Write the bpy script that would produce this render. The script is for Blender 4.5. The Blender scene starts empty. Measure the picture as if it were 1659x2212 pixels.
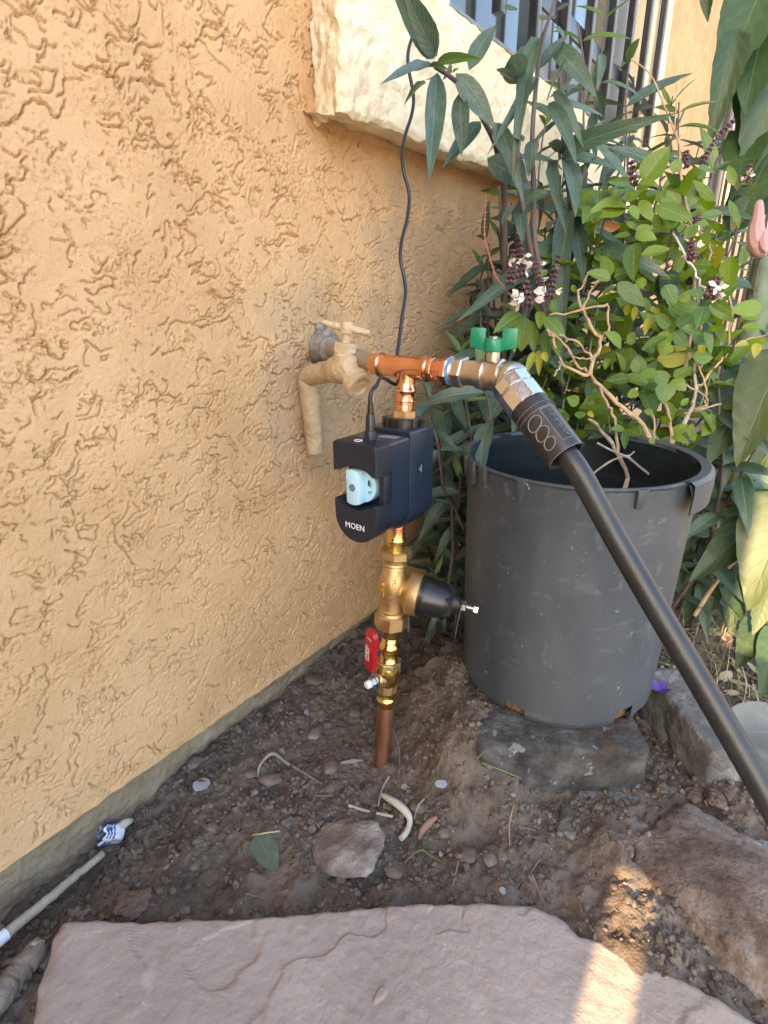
import bpy, bmesh, math, random
import numpy as np
from mathutils import Vector, Matrix, noise as mnoise

# ------------------------------------------------------------------ camera, sky, sun, exposure
scene = bpy.context.scene
col = scene.collection
PITCH, ROLL, HEAD = math.radians(20.8), math.radians(0.4), math.radians(36.5)
CAM = np.array([0.57, 0.0, 0.57])
FPX, CX, CY = 1200.0, 829.5, 1106.0            # focal length in units of a 1659 wide picture

_f = np.array([-math.sin(HEAD)*math.cos(PITCH), math.cos(HEAD)*math.cos(PITCH), -math.sin(PITCH)])
_r = np.cross(_f, [0, 0, 1]); _r /= np.linalg.norm(_r)
_u = np.cross(_r, _f)
RGT = math.cos(ROLL)*_r - math.sin(ROLL)*_u
UPV = math.sin(ROLL)*_r + math.cos(ROLL)*_u
cd = bpy.data.cameras.new('camera')
cd.sensor_fit = 'HORIZONTAL'; cd.sensor_width = 36.0; cd.lens = 36.0*FPX/1659.0
cd.clip_start = 0.01; cd.clip_end = 500
cam = bpy.data.objects.new('camera', cd); col.objects.link(cam)
cam.matrix_world = Matrix(((RGT[0], UPV[0], -_f[0], CAM[0]), (RGT[1], UPV[1], -_f[1], CAM[1]),
                           (RGT[2], UPV[2], -_f[2], CAM[2]), (0, 0, 0, 1)))
scene.camera = cam
scene.render.resolution_x, scene.render.resolution_y = 768, 1024

SUN_EL = math.radians(27.0)
SUN_DIR = Vector((-0.05, 1.0, 0)).normalized()*math.cos(SUN_EL) + Vector((0, 0, -math.sin(SUN_EL)))
world = bpy.data.worlds.new('World'); scene.world = world; world.use_nodes = True
wn, wl = world.node_tree.nodes, world.node_tree.links
bg = wn['Background']; sky = wn.new('ShaderNodeTexSky'); sky.sky_type = 'NISHITA'; sky.sun_disc = False
sky.sun_rotation = math.pi - 0.05; sky.dust_density = 2.0; sky.air_density = 1.0
sky.sun_elevation = SUN_EL
wl.new(sky.outputs[0], bg.inputs['Color']); bg.inputs['Strength'].default_value = 0.15
sl = bpy.data.lights.new('sun', 'SUN'); sl.energy = 3.0; sl.angle = math.radians(0.4); sl.color = (1.0, 0.74, 0.46)
sun = bpy.data.objects.new('sun', sl); col.objects.link(sun)
sun.rotation_euler = SUN_DIR.to_track_quat('-Z', 'Y').to_euler(); sun.location = (2, -6, 4)
vs = scene.view_settings
vs.view_transform = 'Standard'; vs.look = 'None'; vs.gamma = 1.0; vs.use_curve_mapping = False
vs.exposure = 2.80
vs.use_white_balance = True; vs.white_balance_temperature = 7150; vs.white_balance_tint = 10

# ------------------------------------------------------------------ helpers: rays on known planes
def ray(x, y): return _f + RGT*((x-CX)/FPX) - UPV*((y-CY)/FPX)
def onz(x, y, z=0.0): r = ray(x, y); return CAM + r*((z-CAM[2])/r[2])
def onx(x, y, X=0.0): r = ray(x, y); return CAM + r*((X-CAM[0])/r[0])
def ony(x, y, Y): r = ray(x, y); return CAM + r*((Y-CAM[1])/r[1])
def dep(x, y, d): return CAM + ray(x, y)*d
def nrm(v): v = np.asarray(v, float); return v/np.linalg.norm(v)
rnd = random.Random(7)

# ------------------------------------------------------------------ numpy noise
def _hash(ix, iy, seed):
    h = (ix.astype(np.int64)*374761393 + iy.astype(np.int64)*668265263 + seed*1442695041) & 0x7fffffff
    h = ((h ^ (h >> 13))*1274126177) & 0x7fffffff
    return ((h ^ (h >> 16)) & 0xffff)/65535.0
def perlin(x, y, seed=0):
    ix, iy = np.floor(x), np.floor(y); fx, fy = x-ix, y-iy
    ux, uy = fx*fx*fx*(fx*(fx*6-15)+10), fy*fy*fy*(fy*(fy*6-15)+10)
    def g(dx, dy):
        a = _hash(ix+dx, iy+dy, seed)*2*math.pi
        return np.cos(a)*(fx-dx) + np.sin(a)*(fy-dy)
    a = g(0, 0)*(1-ux) + g(1, 0)*ux; b = g(0, 1)*(1-ux) + g(1, 1)*ux
    return 1.5*(a*(1-uy) + b*uy)
def fbm(x, y, seed=0, octs=4, gain=0.5):
    s, a = 0, 1.0
    for k in range(octs):
        s = s + a*perlin(x*2**k, y*2**k, seed+k*17); a *= gain
    return s
def sstep(a, b, x): t = np.clip((x-a)/(b-a), 0, 1); return t*t*(3-2*t)

# ------------------------------------------------------------------ materials
MATS = {}
def nd(t, kind, **kw):
    n = t.nodes.new(kind)
    for k, v in kw.items():
        if k.startswith('i_'): n.inputs[k[2:].replace('_', ' ')].default_value = v
        else: setattr(n, k, v)
    return n
def ramp(t, src, stops):
    r = t.nodes.new('ShaderNodeValToRGB'); e = r.color_ramp.elements
    while len(e) < len(stops): e.new(0.5)
    for el, (p, c) in zip(e, stops):
        el.position = p; el.color = (c[0], c[1], c[2], 1) if len(c) == 3 else c
    t.links.new(src, r.inputs[0]); return r.outputs[0]
def mat(name, cols, scale=20, rough=0.6, metal=0, bump=0.0, bscale=200, detail=6, spec=0.5, specks=(), coat=0, pitb=None, repair_shade=None, rvar=0.0, stretch=None, disto=0, bump2=None, perobj=0, wspecks=()):
    if name in MATS: return MATS[name]
    m = bpy.data.materials.new(name); m.use_nodes = True; t = m.node_tree; L = t.links
    p = t.nodes['Principled BSDF']
    tc = t.nodes.new('ShaderNodeTexCoord'); co = tc.outputs['Object']
    if stretch:
        mp = nd(t, 'ShaderNodeMapping'); mp.inputs['Scale'].default_value = stretch; L.new(co, mp.inputs[0]); cs = mp.outputs[0]
    else: cs = co
    n = nd(t, 'ShaderNodeTexNoise', i_Scale=scale, i_Detail=detail, i_Roughness=0.6, i_Distortion=disto); L.new(cs, n.inputs['Vector'])
    k = len(cols)
    c = ramp(t, n.outputs['Fac'], [(0.32+0.36*i/max(1, k-1), cc) for i, cc in enumerate(cols)])
    for sk_ in specks:                               # specks: scale, threshold, colour, strength, softness
        sc, th, colr, amt = sk_[:4]; wdt = sk_[4] if len(sk_) > 4 else 0.04
        v = nd(t, 'ShaderNodeTexNoise', i_Scale=sc, i_Detail=3.0, i_Roughness=0.55); L.new(co, v.inputs['Vector'])
        f = ramp(t, v.outputs['Fac'], [(th, (0, 0, 0)), (th+wdt, (amt, amt, amt))])
        mx = nd(t, 'ShaderNodeMix', data_type='RGBA'); L.new(f, mx.inputs[0]); L.new(c, mx.inputs[6]); mx.inputs[7].default_value = (*colr, 1); c = mx.outputs[2]
    for (sv_, sc, th, colr, amt) in wspecks:         # streaks and scratches: stretched noise
        mp2 = nd(t, 'ShaderNodeMapping'); mp2.inputs['Scale'].default_value = sv_; L.new(co, mp2.inputs[0])
        v = nd(t, 'ShaderNodeTexNoise', i_Scale=sc, i_Detail=4.0, i_Roughness=0.6); L.new(mp2.outputs[0], v.inputs['Vector'])
        f = ramp(t, v.outputs['Fac'], [(th, (0, 0, 0)), (th+0.06, (amt, amt, amt))])
        mx = nd(t, 'ShaderNodeMix', data_type='RGBA'); L.new(f, mx.inputs[0]); L.new(c, mx.inputs[6]); mx.inputs[7].default_value = (*colr, 1); c = mx.outputs[2]
    if repair_shade:                                        # irregular repair patch or painted shade: centre, radius, colour, strength
        for (cy_, cz_, ry_, rz_, colr, amt) in repair_shade:
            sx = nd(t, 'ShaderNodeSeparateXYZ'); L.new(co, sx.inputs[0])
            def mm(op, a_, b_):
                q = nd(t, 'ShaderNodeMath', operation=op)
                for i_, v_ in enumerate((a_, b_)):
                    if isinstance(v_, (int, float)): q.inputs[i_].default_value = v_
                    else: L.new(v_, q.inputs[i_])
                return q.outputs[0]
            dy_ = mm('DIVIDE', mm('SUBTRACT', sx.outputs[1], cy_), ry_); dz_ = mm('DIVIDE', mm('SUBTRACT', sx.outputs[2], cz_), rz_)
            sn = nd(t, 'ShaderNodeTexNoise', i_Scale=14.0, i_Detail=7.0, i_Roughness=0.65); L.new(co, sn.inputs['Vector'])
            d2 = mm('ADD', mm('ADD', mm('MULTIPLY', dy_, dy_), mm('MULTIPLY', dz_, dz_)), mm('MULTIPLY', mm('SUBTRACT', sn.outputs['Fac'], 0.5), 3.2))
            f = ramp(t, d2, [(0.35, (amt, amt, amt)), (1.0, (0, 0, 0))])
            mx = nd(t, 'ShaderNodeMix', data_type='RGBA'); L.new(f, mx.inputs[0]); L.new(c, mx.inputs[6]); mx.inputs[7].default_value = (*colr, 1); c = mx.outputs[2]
    if perobj:
        oi = t.nodes.new('ShaderNodeObjectInfo'); hs = t.nodes.new('ShaderNodeHueSaturation')
        mr = nd(t, 'ShaderNodeMapRange'); mr.inputs['To Min'].default_value = 1-perobj; mr.inputs['To Max'].default_value = 1+perobj
        L.new(oi.outputs['Random'], mr.inputs['Value']); L.new(mr.outputs[0], hs.inputs['Value']); L.new(c, hs.inputs['Color']); c = hs.outputs[0]
    L.new(c, p.inputs['Base Color'])
    p.inputs['Metallic'].default_value = metal; p.inputs['Specular IOR Level'].default_value = spec
    p.inputs['Coat Weight'].default_value = coat
    if rvar:
        mr = nd(t, 'ShaderNodeMapRange'); mr.inputs['From Min'].default_value = 0.3; mr.inputs['From Max'].default_value = 0.7
        mr.inputs['To Min'].default_value = max(0.02, rough-rvar); mr.inputs['To Max'].default_value = rough+rvar
        L.new(n.outputs['Fac'], mr.inputs['Value']); L.new(mr.outputs[0], p.inputs['Roughness'])
    else: p.inputs['Roughness'].default_value = rough
    if bump:
        b1 = nd(t, 'ShaderNodeTexNoise', i_Scale=bscale, i_Detail=5.0, i_Roughness=0.6); L.new(cs, b1.inputs['Vector'])
        bp = nd(t, 'ShaderNodeBump', i_Strength=bump, i_Distance=0.6/bscale); L.new(b1.outputs['Fac'], bp.inputs['Height'])
        if bump2:
            b2 = nd(t, 'ShaderNodeTexNoise', i_Scale=bump2[1], i_Detail=4.0); L.new(cs, b2.inputs['Vector'])
            bq = nd(t, 'ShaderNodeBump', i_Strength=bump2[0], i_Distance=0.6/bump2[1]); L.new(b2.outputs['Fac'], bq.inputs['Height'])
            L.new(bq.outputs[0], bp.inputs['Normal'])
        last = bp
        if pitb:
            b3 = nd(t, 'ShaderNodeTexNoise', i_Scale=pitb[1], i_Detail=3.0, i_Roughness=0.6); L.new(cs, b3.inputs['Vector'])
            f3 = ramp(t, b3.outputs['Fac'], [(pitb[2]-0.06, (0, 0, 0)), (pitb[2], (1, 1, 1))])
            bq = nd(t, 'ShaderNodeBump', i_Strength=pitb[0], i_Distance=0.0016); L.new(f3, bq.inputs['Height']); L.new(bp.outputs[0], bq.inputs['Normal']); last = bq
        L.new(last.outputs[0], p.inputs['Normal'])
    MATS[name] = m; return m
def leafmat(name, c0, c1, vein, trans=0.3, rough=0.45, tcol=None, nveins=9.0, dust=0.0, veinw=0.045):
    if name in MATS: return MATS[name]
    m = bpy.data.materials.new(name); m.use_nodes = True; t = m.node_tree; L = t.links
    p = t.nodes['Principled BSDF']; out = t.nodes['Material Output']
    uv = nd(t, 'ShaderNodeUVMap', uv_map='uv'); sp = nd(t, 'ShaderNodeSeparateXYZ'); L.new(uv.outputs[0], sp.inputs[0])
    def mth(op, a, b=None):
        n = nd(t, 'ShaderNodeMath', operation=op)
        for i, v in enumerate((a, b)):
            if v is None: continue
            if isinstance(v, (int, float)): n.inputs[i].default_value = v
            else: L.new(v, n.inputs[i])
        return n.outputs[0]
    au = mth('ABSOLUTE', mth('SUBTRACT', sp.outputs[0], 0.5))
    rib = mth('SUBTRACT', 1.0, mth('SMOOTH_MIN', mth('DIVIDE', au, veinw), 1.0)); 
    ph = mth('SUBTRACT', mth('MULTIPLY', sp.outputs[1], nveins), mth('MULTIPLY', au, nveins*0.62))
    sv = mth('POWER', mth('ABSOLUTE', mth('SINE', mth('MULTIPLY', ph, math.pi))), 14.0)
    sv = mth('SUBTRACT', 1.0, mth('POWER', mth('ABSOLUTE', mth('SINE', mth('MULTIPLY', ph, math.pi))), 0.22))
    vein_f = mth('MINIMUM', mth('ADD', mth('MULTIPLY', rib, 0.85), mth('MULTIPLY', sv, 0.55)), 1.0)
    oi = t.nodes.new('ShaderNodeObjectInfo')
    tc = t.nodes.new('ShaderNodeTexCoord')
    ns = nd(t, 'ShaderNodeTexNoise', i_Scale=9.0, i_Detail=4.0); L.new(tc.outputs['Object'], ns.inputs['Vector'])
    r = mth('ADD', mth('MULTIPLY', oi.outputs['Random'], 0.75), mth('MULTIPLY', ns.outputs['Fac'], 0.3))
    c = ramp(t, r, [(0.1, c0), (0.9, c1)])
    mx = nd(t, 'ShaderNodeMix', data_type='RGBA'); L.new(vein_f, mx.inputs[0]); L.new(c, mx.inputs[6]); mx.inputs[7].default_value = (*vein, 1)
    c = mx.outputs[2]
    if dust:
        dn = nd(t, 'ShaderNodeTexNoise', i_Scale=4.0, i_Detail=8.0, i_Roughness=0.75); L.new(tc.outputs['Object'], dn.inputs['Vector'])
        f = ramp(t, dn.outputs['Fac'], [(0.45, (0, 0, 0)), (0.75, (dust, dust, dust))])
        m2 = nd(t, 'ShaderNodeMix', data_type='RGBA'); L.new(f, m2.inputs[0]); L.new(c, m2.inputs[6]); m2.inputs[7].default_value = (0.22, 0.23, 0.21, 1); c = m2.outputs[2]
    tipf = ramp(t, mth('ADD', sp.outputs[1], mth('MULTIPLY', ns.outputs['Fac'], 0.25)), [(1.03, (0, 0, 0)), (1.10, (0.8, 0.8, 0.8))]) if False else ramp(t, mth('MULTIPLY', mth('ADD', sp.outputs[1], mth('MULTIPLY', mth('SUBTRACT', oi.outputs['Random'], 0.5), 0.30)), 0.9), [(0.90, (0, 0, 0)), (0.97, (0.8, 0.8, 0.8))])
    m3 = nd(t, 'ShaderNodeMix', data_type='RGBA'); L.new(tipf, m3.inputs[0]); L.new(c, m3.inputs[6]); m3.inputs[7].default_value = (0.16, 0.10, 0.045, 1); c = m3.outputs[2]
    L.new(c, p.inputs['Base Color']); p.inputs['Roughness'].default_value = rough; p.inputs['Specular IOR Level'].default_value = 0.45
    bp = nd(t, 'ShaderNodeBump', i_Strength=0.35, i_Distance=0.002); L.new(mth('SUBTRACT', 1.0, vein_f), bp.inputs['Height']); L.new(bp.outputs[0], p.inputs['Normal'])
    tr = nd(t, 'ShaderNodeBsdfTranslucent'); hs = nd(t, 'ShaderNodeHueSaturation', i_Saturation=1.25, i_Value=1.5); hs.inputs['Hue'].default_value = 0.48
    L.new(c, hs.inputs['Color']); L.new(hs.outputs[0], tr.inputs['Color'])
    ms = nd(t, 'ShaderNodeMixShader'); ms.inputs[0].default_value = trans
    L.new(p.outputs[0], ms.inputs[1]); L.new(tr.outputs[0], ms.inputs[2]); L.new(ms.outputs[0], out.inputs['Surface'])
    MATS[name] = m; return m

# ------------------------------------------------------------------ objects
ORI = {}
def tag(o, label=None, cat=None, group=None, kind=None):
    if label: o['label'] = label
    if cat: o['category'] = cat
    if group: o['group'] = group
    if kind: o['kind'] = kind
    return o
def empty(name, loc, label, cat, group=None):
    o = bpy.data.objects.new(name, None); col.objects.link(o); o.location = Vector(loc); o.empty_display_size = 0.05
    ORI[o] = np.asarray(loc, float); tag(o, label, cat, group); return o
def link(name, me, parent=None, loc=None):
    o = bpy.data.objects.new(name, me); col.objects.link(o)
    if parent is not None: o.parent = parent; ORI[o] = ORI[parent]
    else: ORI[o] = np.asarray(loc if loc is not None else (0, 0, 0), float); o.location = Vector(ORI[o])
    return o
def mesh_np(name, V, F, material, smooth=True, angle=None, uv=None):
    me = bpy.data.meshes.new(name)
    V = np.asarray(V, np.float32); F = np.asarray(F, np.int32)
    k = F.shape[1]
    me.vertices.add(len(V)); me.vertices.foreach_set('co', V.ravel())
    me.loops.add(F.size); me.loops.foreach_set('vertex_index', F.ravel())
    me.polygons.add(len(F)); me.polygons.foreach_set('loop_start', np.arange(0, F.size, k, dtype=np.int32))
    me.polygons.foreach_set('loop_total', np.full(len(F), k, np.int32))
    me.update(calc_edges=True)
    me.polygons.foreach_set('use_smooth', np.full(len(F), smooth))
    if uv is not None:
        ul = me.uv_layers.new(name='uv'); ul.data.foreach_set('uv', np.asarray(uv, np.float32)[F.ravel()].ravel())
    if material: me.materials.append(material)
    return me
def grid_faces(nu, nv, closed_u=False):
    i = np.arange(nu if closed_u else nu-1)[:, None]; j = np.arange(nv-1)[None, :]
    a = i*nv + j; b = ((i+1) % nu)*nv + j
    return np.stack([a, b, b+1, a+1], -1).reshape(-1, 4)
def frame(ax):
    ax = nrm(ax); h = np.array([0, 0, 1.]) if abs(ax[2]) < 0.9 else np.array([0, 1., 0])
    u = nrm(np.cross(h, ax)); return u, np.cross(ax, u), ax
class MB:
    def __init__(s): s.v = []; s.f = []
    def add(s, V, F):
        b = len(s.v); s.v += [tuple(map(float, q)) for q in V]; s.f += [tuple(int(i)+b for i in q) for q in F]; return s
    def lathe(s, o, ax, prof, n=36, caps=True, rot=0.0, u=None):
        o = np.asarray(o, float)
        U, W, A = frame(ax)
        if u is not None: U = nrm(np.asarray(u)-A*np.dot(u, A)); W = np.cross(A, U)
        V = []; F = []
        for (t, r) in prof:
            for k in range(n):
                a = rot+2*math.pi*k/n; V.append(o + A*t + (U*math.cos(a)+W*math.sin(a))*r)
        m = len(prof)
        for i in range(m-1):
            for k in range(n):
                k2 = (k+1) % n; F.append((i*n+k, i*n+k2, (i+1)*n+k2, (i+1)*n+k))
        if caps: F.append(tuple(range(n))[::-1]); F.append(tuple((m-1)*n+k for k in range(n)))
        return s.add(V, F)
    def hexn(s, o, ax, t0, t1, r, n=6, ch=0.12, rot=0.0):
        c = r*ch
        return s.lathe(o, ax, [(t0, r*0.9), (t0+c*0.7, r), (t1-c*0.7, r), (t1, r*0.9)], n=n, rot=rot)
    def tube(s, pts, rad, n=10, caps=True):
        P = [np.asarray(p, float) for p in pts]; m = len(P)
        R = list(rad) if hasattr(rad, '__len__') else [rad]*m
        T = [nrm(P[min(i+1, m-1)]-P[max(i-1, 0)]) for i in range(m)]
        U = frame(T[0])[0]; V = []; F = []
        for i in range(m):
            U = nrm(U - T[i]*np.dot(U, T[i])); W = np.cross(T[i], U)
            for k in range(n):
                a = 2*math.pi*k/n; V.append(P[i] + (U*math.cos(a)+W*math.sin(a))*R[i])
        for i in range(m-1):
            for k in range(n):
                k2 = (k+1) % n; F.append((i*n+k, i*n+k2, (i+1)*n+k2, (i+1)*n+k))
        if caps: F.append(tuple(range(n))[::-1]); F.append(tuple((m-1)*n+k for k in range(n)))
        return s.add(V, F)
    def box(s, c, hx, hy, hz):
        c, hx, hy, hz = [np.asarray(q, float) for q in (c, hx, hy, hz)]
        V = [c+a*hx+b*hy+d*hz for a in (-1, 1) for b in (-1, 1) for d in (-1, 1)]
        F = [(0, 1, 3, 2), (4, 6, 7, 5), (0, 4, 5, 1), (2, 3, 7, 6), (0, 2, 6, 4), (1, 5, 7, 3)]
        return s.add(V, F)
    def prism(s, poly, z0, z1, M=lambda q: q, closed=True):
        n = len(poly); V = [M((x, y, z0)) for x, y in poly]+[M((x, y, z1)) for x, y in poly]
        F = [(i, (i+1) % n, n+(i+1) % n, n+i) for i in range(n)]+[tuple(range(n))[::-1], tuple(range(n, 2*n))]
        return s.add(V, F)
    def build(s, name, material, parent=None, loc=None, angle=35, smooth=True, bevel=0, seg=2):
        o0 = ORI[parent] if parent is not None else np.asarray(loc if loc is not None else s.v[0], float)
        me = bpy.data.meshes.new(name)
        me.from_pydata([tuple(np.asarray(q)-o0) for q in s.v], [], s.f); me.update()
        if bevel:
            bm = bmesh.new(); bm.from_mesh(me); bmesh.ops.remove_doubles(bm, verts=bm.verts, dist=1e-6)
            bmesh.ops.recalc_face_normals(bm, faces=bm.faces)
            ed = [e for e in bm.edges if len(e.link_faces) == 2 and e.calc_face_angle(0) > 0.6]
            bmesh.ops.bevel(bm, geom=ed, offset=bevel, segments=seg, profile=0.5, affect='EDGES', clamp_overlap=True)
            bm.to_mesh(me); bm.free()
        else:
            bm = bmesh.new(); bm.from_mesh(me); bmesh.ops.recalc_face_normals(bm, faces=bm.faces); bm.to_mesh(me); bm.free()
        if smooth:
            me.polygons.foreach_set('use_smooth', np.full(len(me.polygons), True)); me.set_sharp_from_angle(angle=math.radians(angle))
        if material: me.materials.append(material)
        return link(name, me, parent, o0)
def smooth_path(pts, k=6):
    P = [np.asarray(p, float) for p in pts]; out = []
    for i in range(len(P)-1):
        p0, p1, p2, p3 = P[max(i-1, 0)], P[i], P[i+1], P[min(i+2, len(P)-1)]
        for j in range(k):
            t = j/k; out.append(0.5*((2*p1)+(-p0+p2)*t+(2*p0-5*p1+4*p2-p3)*t*t+(-p0+3*p1-3*p2+p3)*t**3))
    out.append(P[-1]); return out
_txt = {}
def text_mesh(s, size, ext):
    c = bpy.data.curves.new('t', 'FONT'); c.body = s; c.size = size; c.extrude = ext; c.align_x = 'CENTER'; c.align_y = 'CENTER'
    c.resolution_u = 3
    o = bpy.data.objects.new('t', c); col.objects.link(o); bpy.context.view_layer.update()
    me = bpy.data.meshes.new_from_object(o.evaluated_get(bpy.context.evaluated_depsgraph_get()))
    bpy.data.objects.remove(o); bpy.data.curves.remove(c); return me
def put_text(name, s, size, ext, centre, xdir, ydir, material, parent, bold=0, bend=None):
    me = text_mesh(s, size, ext); x = nrm(xdir); z = nrm(np.cross(x, ydir)); y = np.cross(z, x); c = np.asarray(centre)-ORI[parent]
    for v in me.vertices:
        q = np.array(v.co)
        if bend: a = q[1]/bend; p = c + x*q[0] + y*math.sin(a)*(bend+q[2]) + z*((bend+q[2])*math.cos(a)-bend)
        else: p = c + x*q[0] + y*q[1] + z*q[2]
        v.co = Vector(p)
    me.materials.clear(); me.materials.append(material); return link(name, me, parent)

# ------------------------------------------------------------------ material library
STUCCO = mat('stucco', [(0.53, 0.325, 0.165), (0.59, 0.37, 0.195), (0.63, 0.405, 0.222)], scale=6, rough=0.85, bump=0.7, bscale=520, spec=0.12, bump2=(0.2, 170), pitb=(0.45, 230, 0.40), repair_shade=[(0.60, 0.49, 0.11, 0.17, (0.38, 0.28, 0.185), 0.5), (0.90, 0.50, 0.22, 0.36, (0.36, 0.26, 0.17), 0.6)], specks=[(160, 0.66, (0.40, 0.25, 0.13), 0.55), (60, 0.73, (0.74, 0.55, 0.36), 0.5)])  # grey-tan patches: cement repair by the faucet, shade of the right wall painted in
PLASTER = mat('trim_plaster', [(0.70, 0.55, 0.34), (0.76, 0.63, 0.43), (0.79, 0.69, 0.51)], scale=9, rough=0.85, bump=0.7, bscale=330, spec=0.2, bump2=(0.5, 90), specks=[(120, 0.69, (0.33, 0.22, 0.13), 0.65), (34, 0.71, (0.66, 0.36, 0.12), 0.6)])
STEM = mat('stem_wall', [(0.22, 0.17, 0.115), (0.28, 0.215, 0.145), (0.33, 0.265, 0.185)], scale=14, rough=0.9, bump=0.6, bscale=260, spec=0.15, bump2=(0.5, 60), specks=[(40, 0.66, (0.20, 0.14, 0.09), 0.6)])
SOIL = mat('soil', [(0.074, 0.058, 0.046), (0.13, 0.103, 0.082), (0.205, 0.166, 0.134)], scale=16, rough=0.95, bump=1.0, bscale=420, spec=0.1, detail=10, bump2=(1.0, 110), specks=[(300, 0.70, (0.22, 0.185, 0.155), 0.7), (7, 0.46, (0.23, 0.18, 0.142), 0.65, 0.2)])
CLOD = mat('soil_clod', [(0.085, 0.065, 0.051), (0.15, 0.118, 0.094), (0.24, 0.195, 0.158)], scale=60, rough=0.95, bump=0.8, bscale=500, spec=0.1)
PALE = mat('pale_grain', [(0.28, 0.24, 0.2), (0.42, 0.38, 0.33)], scale=90, rough=0.8)
FLAG = mat('sandstone', [(0.30, 0.248, 0.212), (0.345, 0.287, 0.248), (0.385, 0.326, 0.286)], scale=7, rough=0.82, bump=0.45, bscale=340, spec=0.25, bump2=(0.3, 75), detail=8, specks=[(11, 0.66, (0.47, 0.41, 0.36), 0.5), (5, 0.68, (0.56, 0.53, 0.5), 0.5, 0.08), (60, 0.70, (0.5, 0.46, 0.42), 0.5), (3, 0.5, (0.25, 0.20, 0.175), 0.5, 0.25), (230, 0.72, (0.5, 0.45, 0.41), 0.5), (6, 0.70, (0.24, 0.17, 0.15), 0.5)])
ROCK = mat('rock_red', [(0.085, 0.056, 0.042), (0.14, 0.098, 0.075), (0.22, 0.17, 0.14), (0.36, 0.335, 0.315)], scale=12, rough=0.9, bump=1.0, bscale=160, spec=0.2, detail=9, bump2=(0.8, 45), disto=0.6)
ROCKW = mat('rock_weathered', [(0.11, 0.08, 0.062), (0.20, 0.155, 0.125), (0.34, 0.305, 0.275)], scale=30, rough=0.9, bump=1.0, bscale=220, detail=9, bump2=(0.8, 70))
PEB = mat('pebble', [(0.10, 0.075, 0.056), (0.15, 0.115, 0.088), (0.20, 0.16, 0.13)], scale=40, rough=0.85, bump=0.5, bscale=300, perobj=0.3)
PEBG = mat('pebble_grey', [(0.09, 0.087, 0.085), (0.14, 0.136, 0.132), (0.20, 0.195, 0.19)], scale=40, rough=0.8, bump=0.5, bscale=300, perobj=0.2)
CONC = mat('block_concrete', [(0.028, 0.027, 0.026), (0.07, 0.066, 0.063), (0.14, 0.132, 0.126)], scale=28, rough=0.95, bump=1.0, bscale=230, spec=0.2, detail=9, bump2=(0.7, 80), specks=[(50, 0.64, (0.30, 0.285, 0.27), 0.6), (8, 0.60, (0.085, 0.055, 0.04), 0.75)])
CONCL = mat('block_concrete_light', [(0.09, 0.082, 0.075), (0.155, 0.145, 0.135), (0.26, 0.25, 0.235)], scale=22, rough=0.95, bump=1.0, bscale=200, detail=9, bump2=(0.7, 70))
POT = mat('pot_plastic', [(0.028, 0.037, 0.046), (0.043, 0.053, 0.064), (0.064, 0.076, 0.088)], scale=9, rough=0.5, bump=0.25, bscale=600, spec=0.5, detail=9, rvar=0.08, stretch=(1, 1, 0.45), specks=[(70, 0.715, (0.42, 0.42, 0.42), 0.8), (210, 0.70, (0.30, 0.31, 0.32), 0.6), (4, 0.45, (0.10, 0.108, 0.115), 0.55, 0.3), (30, 0.66, (0.12, 0.125, 0.13), 0.35, 0.15)], wspecks=[((1, 1, 0.35), 60, 0.62, (0.15, 0.165, 0.18), 0.3), ((1, 0.35, 0.6), 150, 0.66, (0.18, 0.195, 0.21), 0.35), ((0.5, 0.5, 1.2), 45, 0.60, (0.11, 0.122, 0.133), 0.35)])
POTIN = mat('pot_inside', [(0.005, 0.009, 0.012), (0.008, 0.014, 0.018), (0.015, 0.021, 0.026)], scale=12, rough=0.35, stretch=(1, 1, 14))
COPPER = mat('copper_bright', [(0.78, 0.36, 0.21), (0.83, 0.41, 0.25), (0.86, 0.47, 0.30)], scale=35, rough=0.24, metal=1, bump=0.06, bscale=90, rvar=0.07)
COPOLD = mat('copper_dull', [(0.30, 0.125, 0.075), (0.43, 0.19, 0.12), (0.52, 0.27, 0.19)], scale=40, rough=0.42, metal=0.85, bump=0.12, bscale=160, rvar=0.1, stretch=(1, 1, 0.3), specks=[(170, 0.72, (0.5, 0.42, 0.34), 0.6)])
BRASS = mat('brass_bright', [(0.74, 0.48, 0.14), (0.80, 0.55, 0.19), (0.84, 0.61, 0.26)], scale=45, rough=0.22, metal=1, bump=0.08, bscale=120, rvar=0.07)
BRASSC = mat('brass_cast', [(0.50, 0.33, 0.14), (0.57, 0.39, 0.18), (0.63, 0.45, 0.23)], scale=60, rough=0.42, metal=0.9, bump=0.5, bscale=900, rvar=0.06)
NICKEL = mat('nickel', [(0.52, 0.45, 0.38), (0.58, 0.51, 0.43)], scale=30, rough=0.32, metal=1, bump=0.06, bscale=400)
CHROME = mat('chrome_plate', [(0.74, 0.74, 0.75), (0.82, 0.82, 0.82)], scale=50, rough=0.18, metal=1, bump=0.08, bscale=150, rvar=0.06)
STEEL = mat('steel', [(0.5, 0.5, 0.5), (0.62, 0.62, 0.62)], scale=60, rough=0.28, metal=1, bump=0.1, bscale=300)
WHITEM = mat('white_cap', [(0.75, 0.76, 0.78), (0.8, 0.8, 0.82)], scale=40, rough=0.5)
NAVY = mat('navy_plastic', [(0.0085, 0.012, 0.022), (0.011, 0.015, 0.027)], scale=40, rough=0.42, spec=0.45, bump=0.06, bscale=1800, specks=[(240, 0.79, (0.25, 0.26, 0.28), 0.5)])
NAVYS = mat('navy_plastic_side', [(0.010, 0.019, 0.036), (0.013, 0.023, 0.042)], scale=40, rough=0.3, spec=0.5, bump=0.04, bscale=1800, specks=[(300, 0.76, (0.25, 0.28, 0.32), 0.6)])
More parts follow.
